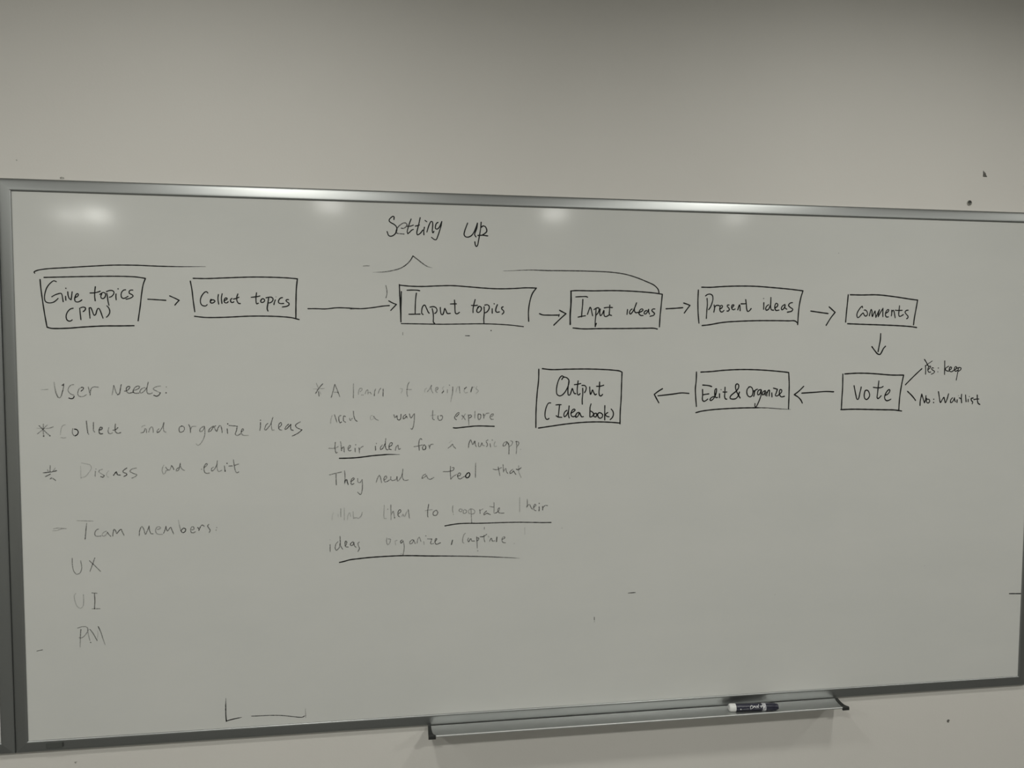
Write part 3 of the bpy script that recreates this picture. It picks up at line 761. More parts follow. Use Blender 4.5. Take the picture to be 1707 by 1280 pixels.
2.8,1,1,|978.6,47.7 982.1,44.8 987.2,46.0 990.1,50.9 990.8,56.6 987.2,61.0 981.5,64.7
2.8,1,1,|970.7,66.4 981.5,65.7 993.0,66.8
G|bracket_line||left arm of the black bracket above Give topics
2.5,1,1,e|39.9,168.2 38.9,165.9 45.5,162.3 63.0,158.9 107.0,155.2 151.3,151.5 196.0,148.5 240.9,147.9 286.2,148.9 331.9,149.0 373.3,148.1 381.4,148.0
G|bracket_line||pointed black peak of the bracket under the heading
2.4,0.4,1,s|735.6,153.8 761.5,152.2 781.0,148.6 798.4,142.8 811.5,133.8 820.3,123.8 824.7,115.6
2.4,1,0.4,e|824.7,115.6 835.6,123.5 846.5,132.0 858.6,139.0 868.5,141.0
1.7,0.55,0.55,|715.2,140.1 721.7,139.5 728.8,139.4
G|bracket_line||right arm of the black bracket curving down to Input ideas
2.8,0.8,1,s|1029.6,145.1 1055.5,143.8 1089.4,141.9 1134.0,142.3 1186.9,141.8 1240.2,141.9 1280.6,143.2 1313.1,146.8 1340.4,153.6 1365.1,162.4 1387.1,172.0 1396.9,181.6 1399.0,188.9
G|branch_line||short black line from vote up to Yes: keep
3.0,1,1,|2041.6,408.1 2062.9,387.7 2085.1,368.0
G|branch_line||short black line from vote down to No: Waitlist
3.3,1,1,|2048.1,424.8 2059.2,434.5 2066.2,441.9 2070.5,447.4
G|handwritten_word||small black word Yes:
2.8,1,1,|2091.4,344.9 2096.4,351.6 2102.1,360.8
2.3,0.9,0.9,|2113.2,348.5 2106.6,352.8 2101.9,355.9
2.6,1,1,|2094.7,360.2 2095.7,370.7 2095.8,381.8
2.4,1,1,|2094.7,361.5 2098.0,359.0 2101.4,360.2 2104.3,363.3
2.6,1,1,|2101.8,370.7 2107.1,366.4 2108.9,362.1 2105.6,362.1 2102.3,366.4 2101.9,372.6 2104.8,376.9 2109.5,376.3
2.4,1,1,|2117.2,366.4 2113.2,365.8 2111.9,368.9 2116.8,372.6 2120.3,375.0 2118.4,378.7 2111.7,381.8
3.3,0.95,0.95,|2130.4,366.4
3.0,0.9,0.9,|2129.2,375.9
G|handwritten_word||small black word keep
2.7,1,1,|2147.4,348.5 2147.9,362.1 2148.2,382.5
2.6,1,1,|2158.6,362.0 2153.2,365.1 2150.0,368.2 2152.2,372.6 2159.1,374.4
2.7,1,1,|2160.3,371.3 2165.7,368.9 2166.9,365.1 2163.4,363.9 2160.9,368.2 2161.8,373.8 2167.3,375.7 2172.7,372.6
2.7,1,1,|2174.6,370.7 2180.0,368.2 2181.2,364.5 2177.7,363.0 2175.2,367.0 2175.4,372.0 2179.6,374.4 2183.6,372.0
2.6,1,1,|2182.7,367.0 2189.5,365.1 2193.7,367.0 2191.8,371.3 2186.4,374.4
2.4,1,1,|2186.2,368.2 2184.5,378.2 2181.2,396.8
G|handwritten_word||small black word No:
3.0,1,1,|2083.5,460.2 2083.8,448.4 2087.2,431.8
3.0,1,1,|2087.2,431.8 2091.0,442.3 2095.5,453.5
3.0,1,1,|2095.5,453.5 2097.9,447.3 2098.9,436.1
2.7,1,1,|2101.1,442.3 2101.5,452.3 2106.3,454.1 2109.6,449.8 2107.3,444.9 2102.6,444.8
3.4,1,1,|2120.7,444.9
3.7,1,1,|2120.6,453.0
G|handwritten_word||small black word Waitlist
2.9,1,1,|2133.1,425.8 2135.6,437.6 2139.6,453.1 2144.1,446.3 2148.7,440.1 2151.0,447.6 2153.3,453.8 2157.1,446.4 2161.3,431.5
2.7,1,1,|2172.7,441.5 2168.1,446.4 2167.7,453.3 2171.7,452.7 2176.9,445.3 2178.2,441.5
2.7,1,1,|2178.2,441.5 2179.1,447.8 2181.3,451.5
2.9,1,1,|2185.9,446.6 2185.5,453.4
2.3,0.6,0.6,|2188.9,436.0
3.0,1,1,|2197.7,432.9 2197.4,442.9 2198.6,454.1
2.7,1,1,|2191.6,441.6 2196.8,444.4
2.9,1,1,|2208.8,434.8 2209.8,442.9 2210.9,451.7
2.7,1,1,|2216.8,445.5 2216.8,451.7
2.9,0.9,0.9,|2219.6,438.6
3.0,1,1,|2230.5,442.4 2225.0,443.7 2225.9,448.7 2229.6,452.4 2228.4,456.8
3.0,1,1,|2241.6,435.0 2242.5,446.9 2244.9,455.7 2249.9,458.8
2.7,1,1,|2232.1,446.2 2240.3,445.0 2246.6,445.0
G|faded_word||half-erased grey word User, with a dash before it
1.6,0.146,0.442,|45.2,413.0 51.3,412.6 59.2,412.1
2.5,0.231,0.565,|71.6,397.0 72.6,407.7 75.1,421.1 78.2,428.3
2.1,0.442,0.845,|78.2,428.3 80.7,430.1 84.1,427.5 86.8,419.4 89.5,409.6 90.2,400.6
2.4,0.771,0.771,|87.2,403.7 90.1,401.5
1.7,0.502,0.502,|110.1,402.0 104.7,403.3 100.4,407.8 98.6,414.1 100.9,419.5 105.8,423.1 109.9,424.9 110.3,427.6
2.1,1,1,|110.3,427.6 108.1,431.2 103.9,432.1 99.8,430.7
2.2,0.845,0.845,|124.4,416.0 128.7,412.0 128.7,408.4 125.4,407.9
1.9,0.442,0.442,|125.4,408.3 121.2,410.6 118.5,416.0 117.6,421.3 119.1,425.8 123.2,427.7 129.1,427.2 134.6,423.7
2.1,0.442,0.442,|138.8,407.5 140.7,416.0 142.4,425.5
1.9,0.565,0.565,|142.2,424.2 143.2,415.2 145.5,409.8 150.6,407.1 159.0,408.0
G|faded_word||half-erased grey word Needs:
2.3,0.384,0.384,|186.0,423.9 187.9,415.3 189.8,404.5
2.3,0.442,0.442,|189.8,404.5 192.2,412.6 194.9,420.8 197.4,424.0
2.4,0.7,0.7,|197.4,424.0 200.9,421.7 202.8,412.7 204.8,402.7
2.2,0.7,0.7,|211.2,416.8 215.9,415.5 220.2,411.8 222.0,407.3 218.6,406.4 215.6,409.1 215.0,414.5 216.6,419.1 220.0,420.9 225.1,420.0 229.0,418.2
2.1,0.631,0.631,|229.5,414.6 235.5,413.3 240.7,409.7 242.0,406.9 238.2,405.6 233.0,408.3 229.1,413.7 229.0,417.8 231.9,421.0 236.2,421.2 240.5,420.6
2.0,0.502,0.502,|252.7,409.2 248.4,410.1 243.2,414.7 242.2,419.2 244.7,420.6 250.8,416.5 256.1,409.3
2.2,0.565,0.565,|259.3,397.4 258.4,402.0 256.5,412.0 256.7,419.3 259.3,422.2 263.5,422.2 267.0,420.7
1.9,0.442,0.442,|284.1,405.7 277.6,406.6 270.7,409.8 269.7,412.5 276.5,416.6 283.8,420.3
2.2,0.845,0.845,|283.8,420.3 281.5,424.4 276.3,427.6 270.3,425.7
2.3,0.7,0.7,|296.1,407.7
2.8,1,1,|295.4,420.5
G|faded_word||half-erased grey word * (a star bullet)
2.0,0.384,0.384,|36.0,506.4 41.7,501.7 47.3,496.4 55.3,488.1
2.1,0.502,0.502,|39.8,489.1 47.3,497.0 54.8,505.4 60.7,510.9
2.3,0.442,0.442,|48.2,486.2 47.5,497.0 48.0,511.9
1.9,0.186,0.442,|34.7,494.4 47.4,495.2 58.4,494.7 67.3,491.8
3.2,0.771,0.771,|48.0,511.3
2.8,0.7,0.7,|60.2,510.9
G|faded_word||half-erased grey word Collect
1.9,0.231,0.231,|91.3,487.6 86.2,489.6 82.7,497.4 81.1,508.2
2.0,0.279,0.279,|82.3,514.8 86.7,515.7 91.7,514.9
2.2,1,1,|109.4,497.1 113.9,498.3 116.5,503.2 114.7,508.6 110.2,511.5
1.8,0.502,0.502,|110.2,511.5 106.3,509.1 104.8,502.4 106.1,495.8
2.3,0.631,0.631,|133.3,479.9 134.1,491.9 135.5,505.8
2.4,0.565,0.565,|137.1,508.3
2.1,0.565,0.565,|147.3,483.0 147.0,493.3 147.4,501.7 149.3,503.6
2.6,0.771,0.771,|158.7,499.5 163.2,498.3 164.4,494.1 161.0,494.0 158.7,498.2 158.0,504.3 160.7,508.0 164.7,507.4
1.8,0.502,0.502,|177.9,494.8 176.1,502.1 177.7,507.0 182.2,507.6 185.0,505.8
2.2,0.631,0.631,|191.1,487.1 190.5,497.4 191.8,504.7 196.9,507.2 201.5,505.4
2.1,0.7,0.7,|186.3,500.4 191.4,499.2 196.0,495.0
G|faded_word||half-erased grey word and
1.7,0.231,0.231,|251.3,490.8 247.0,491.5 244.1,494.5
1.9,0.502,0.502,|242.4,506.7 248.2,505.2 251.2,497.6 253.3,499.2 253.9,506.8
1.9,0.442,0.442,|258.2,505.3 261.2,497.0 264.9,494.0 266.9,497.8 267.5,505.9
2.0,0.565,0.565,|279.1,498.7 275.5,502.5 275.8,506.6 280.5,504.1 286.4,495.0 289.7,485.1
1.9,0.442,0.442,|289.7,485.1 288.5,497.3 289.8,504.2 293.7,505.8
G|faded_word||half-erased grey word organize
1.9,0.631,0.631,|326.9,493.1 321.7,495.4 320.6,501.5 322.3,506.1 327.3,505.7 331.4,500.9 330.5,494.7 325.4,492.4
2.3,0.631,0.631,|340.7,490.2 343.5,496.4 344.0,507.2
1.8,0.442,0.442,|344.1,501.0 347.1,494.9 355.9,493.8
1.9,0.565,0.565,|372.7,493.6 366.0,497.4 363.0,503.5 365.2,505.9 370.3,502.1 373.4,495.2
1.8,0.565,0.279,|373.4,495.2 374.0,501.4 373.0,515.2 368.5,526.0 361.8,534.3 357.4,535.1 355.5,531.9
2.0,0.631,0.631,|391.7,493.8 384.3,499.2 381.2,506.1 385.7,504.6 392.4,495.4 396.8,493.1
2.0,0.631,0.631,|393.9,496.2 395.3,500.8 398.1,505.5
2.1,0.631,0.631,|398.9,505.5 401.9,497.0 405.7,492.5 408.5,497.1 409.8,508.0
2.3,0.771,0.771,|420.6,500.3 421.3,510.0
2.7,1,1,|421.9,489.2
2.1,0.631,0.631,|424.8,492.7 433.6,493.5 441.8,494.4
2.1,0.631,0.631,|441.8,494.4 440.1,503.7 437.5,512.2 441.5,514.9 448.2,511.5
2.0,0.7,0.33,|450.5,506.9 455.0,503.1 453.5,500.0 450.5,503.8 450.4,510.8 454.8,514.7 465.2,514.8
G|faded_word||half-erased grey word ideas
2.1,0.7,0.7,|491.1,487.1 490.7,495.7 489.4,504.2
2.6,0.95,0.95,|491.1,481.8
2.0,0.631,0.631,|506.4,489.2 502.6,492.7 500.3,498.9 499.5,502.8 502.5,503.2 507.1,498.2 512.4,491.2 515.1,483.4 517.4,475.7
1.9,0.502,0.502,|513.9,489.7 514.2,496.7 516.0,504.1 519.7,503.8
2.1,0.631,0.631,|529.5,498.0 534.1,495.0 536.0,489.9 533.8,487.5 530.8,490.2 529.2,496.1 529.9,500.8 532.5,503.5 535.9,504.0
2.2,0.771,0.771,|550.7,491.2 546.1,495.5 543.0,502.5 546.0,502.1 551.4,496.3 555.6,491.7
2.2,0.771,0.771,|555.6,491.7 555.1,497.9 556.2,503.4 560.7,504.9
2.0,0.771,0.771,|575.7,486.4 570.3,489.5 565.7,493.7 567.2,497.7 572.5,501.3 579.6,504.1
2.0,0.771,0.771,|579.6,504.1 573.1,509.9 566.3,514.1 558.7,517.5
G|faded_word||half-erased grey word * (a second star bullet)
1.9,0.502,0.502,|59.6,574.3 58.5,587.8
2.1,0.771,0.771,|45.1,589.6 55.7,588.8 62.0,587.9 71.4,585.6
2.1,0.33,0.33,|53.4,583.0 55.1,587.1
1.9,0.33,0.33,|69.0,579.9 64.5,586.6
2.1,0.7,0.7,|49.2,597.8 54.3,595.2 59.3,592.6
2.3,0.631,0.631,|58.4,603.0 61.6,600.8
2.1,0.631,0.631,|64.1,602.2 69.0,606.4
G|faded_word||half-erased grey word Discuss
2.0,0.146,0.146,|119.3,576.8 119.4,589.0 119.3,602.7
2.0,0.213,0.213,|121.4,570.0 130.2,572.2 138.3,574.4 140.7,581.2 134.7,592.1 128.2,599.4 120.0,602.0
2.1,0.384,0.384,|148.8,588.2 147.9,599.8
2.4,0.384,0.384,|149.9,583.5
1.9,0.384,0.384,|162.8,584.4 157.1,586.3 155.7,589.7 160.7,594.0 166.3,598.2
2.2,0.7,0.7,|166.3,598.2 163.7,601.5 159.3,600.1
1.8,0.231,0.231,|175.5,588.1 171.5,592.8 171.4,599.7 175.1,601.8
2.2,0.845,0.845,|184.8,597.9 188.8,592.5 190.7,590.4 193.1,596.7 198.9,597.5
2.1,0.7,0.7,|212.0,582.6 205.5,587.3 204.1,591.4 210.5,594.3 211.7,597.0 205.8,601.1
2.0,0.502,0.502,|231.3,583.0 222.9,584.9 218.3,589.6 225.2,594.6 232.2,597.5 228.9,601.5 221.8,604.8
G|faded_word||half-erased grey word and
1.9,0.33,0.33,|287.8,577.4 285.0,583.1 284.1,590.0 286.9,597.5 291.3,593.6
2.0,0.502,0.502,|291.5,582.6 294.7,586.7 298.4,589.1 301.2,585.7 303.5,578.8
2.1,0.631,0.631,|303.5,578.8 306.2,582.9 308.2,587.6
2.2,0.33,0.33,|290.8,591.3 296.3,588.1
2.0,0.565,0.565,|318.1,583.7 314.2,586.5 313.1,591.1 316.9,590.0 319.7,583.7 321.8,573.4
1.9,0.502,0.502,|321.5,575.7 323.0,583.8 326.7,588.5 330.5,590.0
G|faded_word||half-erased grey word edit
2.4,0.502,0.502,|365.6,588.1
2.0,0.565,0.565,|371.1,584.7 376.2,580.2 377.9,576.1 374.6,576.6 371.2,582.4 370.7,589.4 372.6,595.8 377.0,597.4 381.9,596.8
1.9,0.565,0.565,|390.4,583.9 386.5,587.3 387.0,592.6 391.4,589.8 396.5,581.7 398.9,570.1
1.9,0.442,0.442,|398.2,577.1 398.1,587.6 401.3,594.0 408.0,591.2
2.0,0.7,0.7,|413.6,582.0 414.4,590.2 415.1,593.7
2.7,1,1,|419.1,576.1
2.9,1,1,|414.9,593.2
2.1,0.565,0.565,|432.5,568.9 434.2,581.2 436.8,594.1 439.5,597.5 443.6,595.4
2.1,0.631,0.631,|423.1,582.2 430.3,582.1
1.9,0.565,0.565,|434.7,581.2 443.7,577.9
G|faded_word||half-erased grey word - (a double dash)
1.7,0.33,0.33,|62.3,710.6 70.7,709.3 87.3,711.2
1.7,0.279,0.279,|60.8,714.8 68.6,714.5 75.5,712.1 83.4,710.2
G|faded_word||half-erased grey word Team
1.8,0.231,0.384,|109.3,694.4 120.1,695.0 140.8,696.4
2.1,0.442,0.771,|128.5,700.9 127.0,712.6 124.5,735.0
2.0,0.502,0.502,|152.2,713.9 148.2,715.4 144.6,721.7 145.0,727.7 149.9,729.6 156.8,729.1
1.9,0.33,0.33,|168.0,718.7 162.0,721.8 158.9,727.0 161.8,729.8 166.8,726.7 169.9,721.5
2.1,0.565,0.565,|169.9,721.5 173.3,727.5 176.2,730.3
2.1,0.631,0.631,|180.2,729.9 181.4,721.8 183.5,715.4 185.9,717.7 188.8,724.8 192.4,720.0 197.5,715.9 199.8,721.3 203.2,729.0
G|faded_word||half-erased grey word members:
2.0,0.565,0.565,|234.3,730.5 235.7,718.8 239.9,710.9 243.3,715.3 247.0,728.4 250.6,721.7 254.9,710.7
2.0,0.565,0.565,|254.9,710.7 255.8,720.6 259.1,727.5 262.6,727.7
2.0,0.384,0.384,|272.0,718.7 278.5,715.8 276.2,712.6 271.0,713.7 268.0,719.8 270.1,727.3 275.9,729.7 281.7,729.5
2.0,0.565,0.565,|284.6,727.1 287.7,719.1 289.6,712.4
2.0,0.565,0.565,|289.6,712.4 290.6,718.6 292.3,722.4 299.4,714.5 301.6,720.2 304.9,729.4
2.1,0.186,0.442,|315.7,699.5 317.5,711.4 320.2,722.6
2.2,0.771,0.771,|320.2,722.6 323.6,727.1 328.9,724.8 330.2,719.8 326.1,717.2 321.4,721.4
2.0,0.502,0.502,|342.4,721.5 347.2,720.4 347.2,716.0 343.7,714.6 340.7,719.5 341.8,727.1 345.8,728.4 350.6,726.1
2.1,0.771,0.771,|355.4,716.9 357.7,719.4
2.1,0.771,0.771,|357.7,723.2 360.7,716.4 364.9,711.5 369.0,714.2
2.1,0.631,0.631,|378.5,710.7 376.1,713.8 377.8,717.6 381.2,723.3 379.4,728.5
2.5,0.502,0.502,|395.2,718.1
2.5,0.502,0.502,|393.6,723.7
G|faded_word||half-erased grey word UX
1.8,0.502,0.502,|97.6,776.0 97.8,791.7 100.4,804.8 105.8,810.8 112.3,808.3 116.2,797.6 114.5,781.9
1.9,0.565,0.565,|143.0,776.8 138.4,789.7 132.9,805.2
1.8,0.565,0.565,|132.1,782.5 140.7,791.6 153.6,806.1
G|faded_word||half-erased grey word UI
1.8,0.231,0.33,|102.7,852.9 99.8,858.0 100.4,866.8 104.9,881.0 111.2,885.7 116.4,881.5 118.3,867.6 118.0,856.2
2.1,0.502,0.502,|135.2,852.9 145.4,854.4
2.1,0.631,0.631,|140.4,854.5 140.8,870.4 139.7,887.9
1.9,0.502,0.502,|135.2,888.0 150.5,888.4
G|faded_word||half-erased grey word PM
1.9,0.442,0.442,|104.4,929.2 113.3,926.6 122.2,927.4 125.7,933.8 121.0,943.2 112.7,950.7 107.1,950.4
2.3,0.565,0.231,|111.1,932.2 109.5,951.4 108.7,970.7
1.9,0.33,0.33,|124.4,933.7 126.5,947.0 128.7,957.7
2.7,0.7,0.7,|130.2,962.2
2.0,0.502,0.502,|129.3,933.1 135.5,942.2 143.2,958.5
1.6,0.186,0.186,|143.2,958.5 145.1,946.2 145.0,937.4
2.0,0.845,0.231,|146.4,927.8 151.7,941.3 155.4,955.6 159.2,968.2
G|faded_word||half-erased grey word * (a star bullet)
2.2,0.631,0.631,|625.3,401.9 616.7,411.9 609.7,423.4
2.2,0.33,0.33,|611.5,401.0 615.1,409.7
1.7,0.231,0.231,|605.0,413.2 616.7,413.6
1.8,0.33,0.33,|619.4,412.5 629.0,412.2
2.2,0.631,0.631,|616.1,419.0 617.1,428.9
1.8,0.186,0.186,|618.3,417.4 621.4,425.6
G|faded_word||half-erased grey word A
2.1,0.565,0.565,|643.7,432.3 647.6,418.6 651.5,403.3
2.1,0.565,0.565,|651.5,403.3 656.2,414.3 662.0,430.2
1.9,0.502,0.502,|650.3,420.6 658.3,420.9
G|faded_word||half-erased grey word team
2.2,0.279,0.442,|692.3,402.3 692.1,433.2
2.0,0.33,0.33,|702.9,425.5 703.5,418.9 706.8,412.3 711.1,412.8 710.6,416.7 706.8,419.4
1.8,0.384,0.384,|709.4,427.2 713.7,427.2
2.0,0.33,0.33,|718.1,424.5 720.3,417.8 723.6,415.6 724.0,425.6
2.0,0.384,0.384,|724.6,422.3 728.4,421.2 731.6,425.1
2.1,0.565,0.565,|738.1,429.0 738.7,420.1 740.9,414.0
2.0,0.442,0.442,|746.9,423.5 749.1,416.3 752.4,412.4
2.1,0.7,0.7,|757.8,414.1 757.2,430.2
G|faded_word||half-erased grey word of
2.0,0.213,0.213,|795.6,412.7 800.0,414.0 800.0,418.5 797.5,422.9
2.1,0.384,0.384,|815.8,398.8 812.6,404.5 810.9,414.7 810.6,426.2 812.1,430.6
2.0,0.279,0.279,|809.4,415.3 820.8,415.4
G|faded_word||half-erased grey word designers
2.0,0.231,0.231,|854.9,412.3 851.1,416.1 850.4,421.2
2.0,0.351,0.351,|856.1,420.6 861.2,414.9 865.7,406.0
2.0,0.351,0.351,|865.7,406.0 865.0,414.9 868.8,423.2
2.1,0.442,0.442,|877.1,416.9 880.3,413.7 879.6,410.5 875.8,412.4 875.2,419.4 878.3,422.0
1.9,0.186,0.186,|893.6,409.2 890.4,412.4 893.0,417.6
2.4,0.7,0.7,|893.0,419.5 889.8,423.3
2.1,0.384,0.384,|901.7,416.3 901.7,422.7
2.6,0.631,0.631,|906.4,405.8
2.2,0.565,0.231,|914.1,410.0 913.4,422.8 911.5,433.1 909.6,443.3
1.9,0.186,0.186,|921.1,421.5 923.0,413.8 926.2,408.7
2.1,0.442,0.442,|928.8,408.7 930.1,423.5
2.4,0.845,0.845,|941.0,413.9 944.9,410.7
1.9,0.231,0.231,|941.0,413.9 939.7,419.1 942.9,423.6 947.4,422.3
2.3,0.845,0.845,|958.4,410.1 955.2,421.1
1.9,0.231,0.231,|959.0,412.0 962.9,409.5
2.0,0.309,0.309,|969.3,408.9 967.4,414.0 972.6,419.2 967.4,424.6
G|faded_word||half-erased grey word need
2.1,0.25,0.25,|641.9,490.2 642.5,480.7 645.1,473.2
2.2,0.502,0.502,|650.6,471.3 653.0,479.6 655.4,487.1
2.2,0.565,0.565,|664.1,472.7 660.4,474.6 659.7,482.1 662.1,489.1 665.8,487.3
2.2,0.565,0.565,|674.5,475.3 670.8,474.0 669.5,481.0 670.7,486.0 674.4,488.0
2.1,0.384,0.384,|683.1,479.2 684.9,484.3 689.3,479.3
2.2,0.565,0.565,|691.9,463.5 692.4,472.3 695.4,482.5 699.7,486.3
G|faded_word||half-erased grey word a
1.9,0.213,0.213,|733.9,473.3 729.6,474.6 730.1,483.5 737.0,480.4
2.1,0.502,0.502,|736.4,475.3 740.7,481.7 746.3,484.3
G|faded_word||half-erased grey word way
2.1,0.502,0.502,|781.4,472.5 783.2,478.9
2.2,0.7,0.7,|785.1,477.6 788.3,474.5 788.9,481.5 792.0,484.7 796.4,480.9 797.1,471.3
2.1,0.7,0.7,|807.7,472.1 802.7,475.9 802.1,481.6 807.1,479.1 809.0,475.3 810.9,479.8
2.1,0.565,0.565,|815.9,470.2 819.1,479.8 826.0,471.0
2.1,0.565,0.565,|827.3,470.3 826.6,486.3 824.7,499.1 821.5,505.5 819.0,504.2
G|faded_word||half-erased grey word to
2.4,0.502,0.502,|868.7,463.7 868.2,474.4 869.0,483.4 871.8,484.3
1.8,0.186,0.186,|863.4,474.9 875.1,473.3
2.2,0.591,0.591,|885.2,475.1 890.2,475.7 890.7,480.2 887.4,485.2 882.9,485.7 880.1,480.7 880.7,475.6
G|faded_word||half-erased grey word explore
2.3,0.631,0.631,|922.1,477.7 927.7,472.1 928.3,468.7 924.4,469.8 919.9,475.4 918.2,481.0 922.1,485.0
2.3,0.502,0.502,|935.0,475.0 939.0,479.5 942.4,484.6
2.1,0.384,0.384,|942.9,471.6 938.4,478.4 935.0,484.0
2.3,0.631,0.33,|949.7,474.0 950.3,485.3 950.9,497.7
2.1,0.591,0.591,|950.3,476.2 954.2,474.0 957.0,477.4 951.4,481.9
2.3,0.384,0.384,|964.7,466.2 964.4,481.4
2.3,0.565,0.565,|972.3,471.9 971.7,478.7 973.5,485.5 977.4,482.1 978.0,473.6 973.4,472.5
2.3,0.7,0.7,|984.2,472.0 985.4,481.6
2.2,0.442,0.442,|985.9,478.2 989.9,472.0 996.7,470.4
2.2,0.565,0.565,|1002.4,478.4 1007.5,475.0 1006.4,472.2 1001.8,474.4 999.6,480.1 1002.4,484.6 1007.0,484.7
G|underline||thick black underline beneath explore
2.8,1,1,|915.4,503.2 919.9,503.9 934.5,502.7 951.4,501.1 965.0,499.9 979.7,499.8 996.8,500.5 1009.3,501.0
G|faded_word||half-erased grey word their
2.3,0.565,0.565,|651.5,533.4 650.8,546.2 653.3,557.0 655.9,555.7
2.0,0.384,0.384,|637.1,546.2 650.1,546.1 658.0,542.9
2.2,0.502,0.502,|663.3,532.2 664.5,543.7 665.1,552.4
2.2,0.54,0.54,|665.8,547.1 669.8,543.7 671.0,555.2
2.1,0.54,0.54,|679.6,548.6 684.9,543.3 683.6,539.9 680.3,543.9 679.6,550.0 682.8,552.7 686.1,551.4
2.2,0.565,0.565,|694.7,546.8 695.3,554.9
2.5,0.7,0.7,|696.3,539.1
2.2,0.565,0.565,|703.6,546.3 704.5,557.8
2.0,0.502,0.502,|705.2,549.7 708.5,545.0 712.5,543.0
G|faded_word||half-erased grey word idea
2.2,0.771,0.771,|739.9,543.4 740.2,552.3
2.6,0.7,0.7,|741.8,537.0
2.1,0.7,0.7,|754.9,540.9 750.9,546.3 751.5,551.1 756.2,547.8 760.9,538.3
2.2,0.672,0.672,|762.7,526.1 762.2,531.6 762.2,545.1 764.8,551.3 768.1,551.3
2.2,0.728,0.728,|770.8,545.3 776.9,539.9 776.9,535.8 772.9,536.5 770.2,543.2 770.8,550.0 774.8,551.4
2.2,0.54,0.54,|784.1,552.9 786.2,545.5 790.2,541.5 790.8,547.6 792.2,551.0 795.5,549.0
G|faded_word||half-erased grey word for
2.2,0.631,0.631,|843.7,529.5 841.3,527.0 838.2,531.0 836.9,541.4 838.1,553.5
2.0,0.502,0.502,|826.2,545.3 836.5,543.8 845.3,541.5
2.2,0.845,0.845,|847.7,542.4 845.3,548.0 846.8,552.5 851.6,551.3 852.7,545.7 849.2,541.6
2.2,0.7,0.7,|859.6,542.6 861.6,549.8
2.0,0.502,0.502,|861.6,545.8 864.4,541.0 869.1,540.6
G|faded_word||half-erased grey word a
1.8,0.186,0.186,|905.9,537.6 911.5,532.8
2.1,0.502,0.502,|903.5,549.7 909.9,544.9 913.1,540.9 915.5,545.8 920.4,550.7
G|faded_word||half-erased grey word music
2.2,0.631,0.631,|949.9,549.2 951.0,539.8 955.0,532.1 957.4,537.5 959.9,542.4 964.7,534.4 965.5,541.7 968.0,547.4
2.0,0.502,0.502,|973.2,538.5 973.7,547.5 977.7,546.7 980.9,538.6 983.4,545.2 986.7,545.2
2.2,0.502,0.502,|994.8,532.3 990.7,535.5 993.1,540.4 994.0,545.3 991.5,547.7
2.2,0.631,0.631,|999.7,541.4 1001.3,548.7
2.6,0.7,0.7,|1005.0,532.8
1.9,0.309,0.309,|1011.9,536.6 1009.4,542.3 1010.3,548.0 1014.8,547.0
G|faded_word||half-erased grey word app.
2.1,0.565,0.565,|1038.9,537.0 1032.3,539.4 1030.2,546.7 1034.8,545.9 1039.7,537.8
2.1,0.565,0.565,|1039.7,537.8 1043.0,544.4
2.2,0.565,0.565,|1043.0,539.5 1043.9,552.6 1043.6,565.7
1.9,0.442,0.442,|1044.7,548.5 1050.4,543.7 1052.0,537.2 1047.9,534.7
2.1,0.502,0.502,|1061.0,536.5 1061.9,551.3 1060.8,565.2
2.1,0.54,0.54,|1059.4,537.3 1065.2,537.4 1066.8,541.5 1063.6,548.0
2.4,0.279,0.279,|1071.0,555.5
G|underline||thick black underline beneath their idea
2.8,1,1,e|660.4,569.2 678.8,569.1 695.9,568.5 711.7,567.1 731.5,564.7 751.4,563.3 768.8,562.2 784.8,562.5 794.1,562.6
G|faded_word||half-erased grey word They
2.1,0.502,0.502,|637.8,606.1 650.7,603.2 664.9,600.3
2.1,0.672,0.672,|652.6,605.1 652.7,617.2 653.0,628.7
2.1,0.565,0.565,|671.4,597.9 672.3,610.0 671.5,626.6
2.3,0.95,0.95,|671.8,624.0 673.4,619.0 675.9,617.7 677.1,622.9 678.9,628.6
2.2,0.7,0.7,|687.1,621.2 692.7,616.2 691.4,614.2 687.1,616.7 685.2,623.0 686.4,628.8 692.0,627.0
2.1,0.442,0.442,|700.1,615.7 700.7,623.4 705.0,624.7 710.0,618.5
2.1,0.502,0.631,|710.0,618.5 710.6,631.3 709.3,645.3 706.1,652.3 699.9,647.0
G|faded_word||half-erased grey word need
2.1,0.565,0.565,|741.2,624.9 744.4,615.3 748.2,609.7 750.6,614.2 753.1,625.8
2.0,0.565,0.565,|759.4,620.2 764.4,615.8 763.8,611.3 760.7,612.5 758.1,619.5 760.6,624.7 766.3,623.5 770.7,620.4
2.0,0.565,0.565,|773.9,613.4 773.8,619.8 778.9,621.9 785.8,618.8 787.7,613.7
2.0,0.565,0.565,|787.7,613.0 788.9,623.4 794.0,619.0 799.1,608.8 801.0,596.6
2.0,0.502,0.502,|799.7,606.2 800.3,616.5 804.1,622.0 813.0,621.3
G|faded_word||half-erased grey word a
2.0,0.565,0.565,|852.1,608.6 846.8,611.6 843.8,618.4 849.9,615.5 853.6,611.7 856.7,617.9 862.0,621.1 871.1,616.7
G|faded_word||half-erased grey word tool
2.1,0.631,0.631,|908.8,592.0 908.4,605.9 909.5,621.4
2.1,0.591,0.591,|892.4,604.0 904.6,603.8 915.3,600.6 916.8,595.3 913.0,595.2
1.9,0.502,0.502,|909.5,621.4 915.3,615.3 922.9,610.8
2.0,0.672,0.672,|924.4,614.7 930.6,613.3 932.1,608.7 928.3,607.8 925.2,613.2 926.7,619.4 931.3,621.5 938.2,617.3 942.9,615.1
2.6,1,1,|947.5,609.0 943.6,614.3 945.2,619.0 949.8,618.3 953.3,612.2 951.3,607.5 946.7,609.0
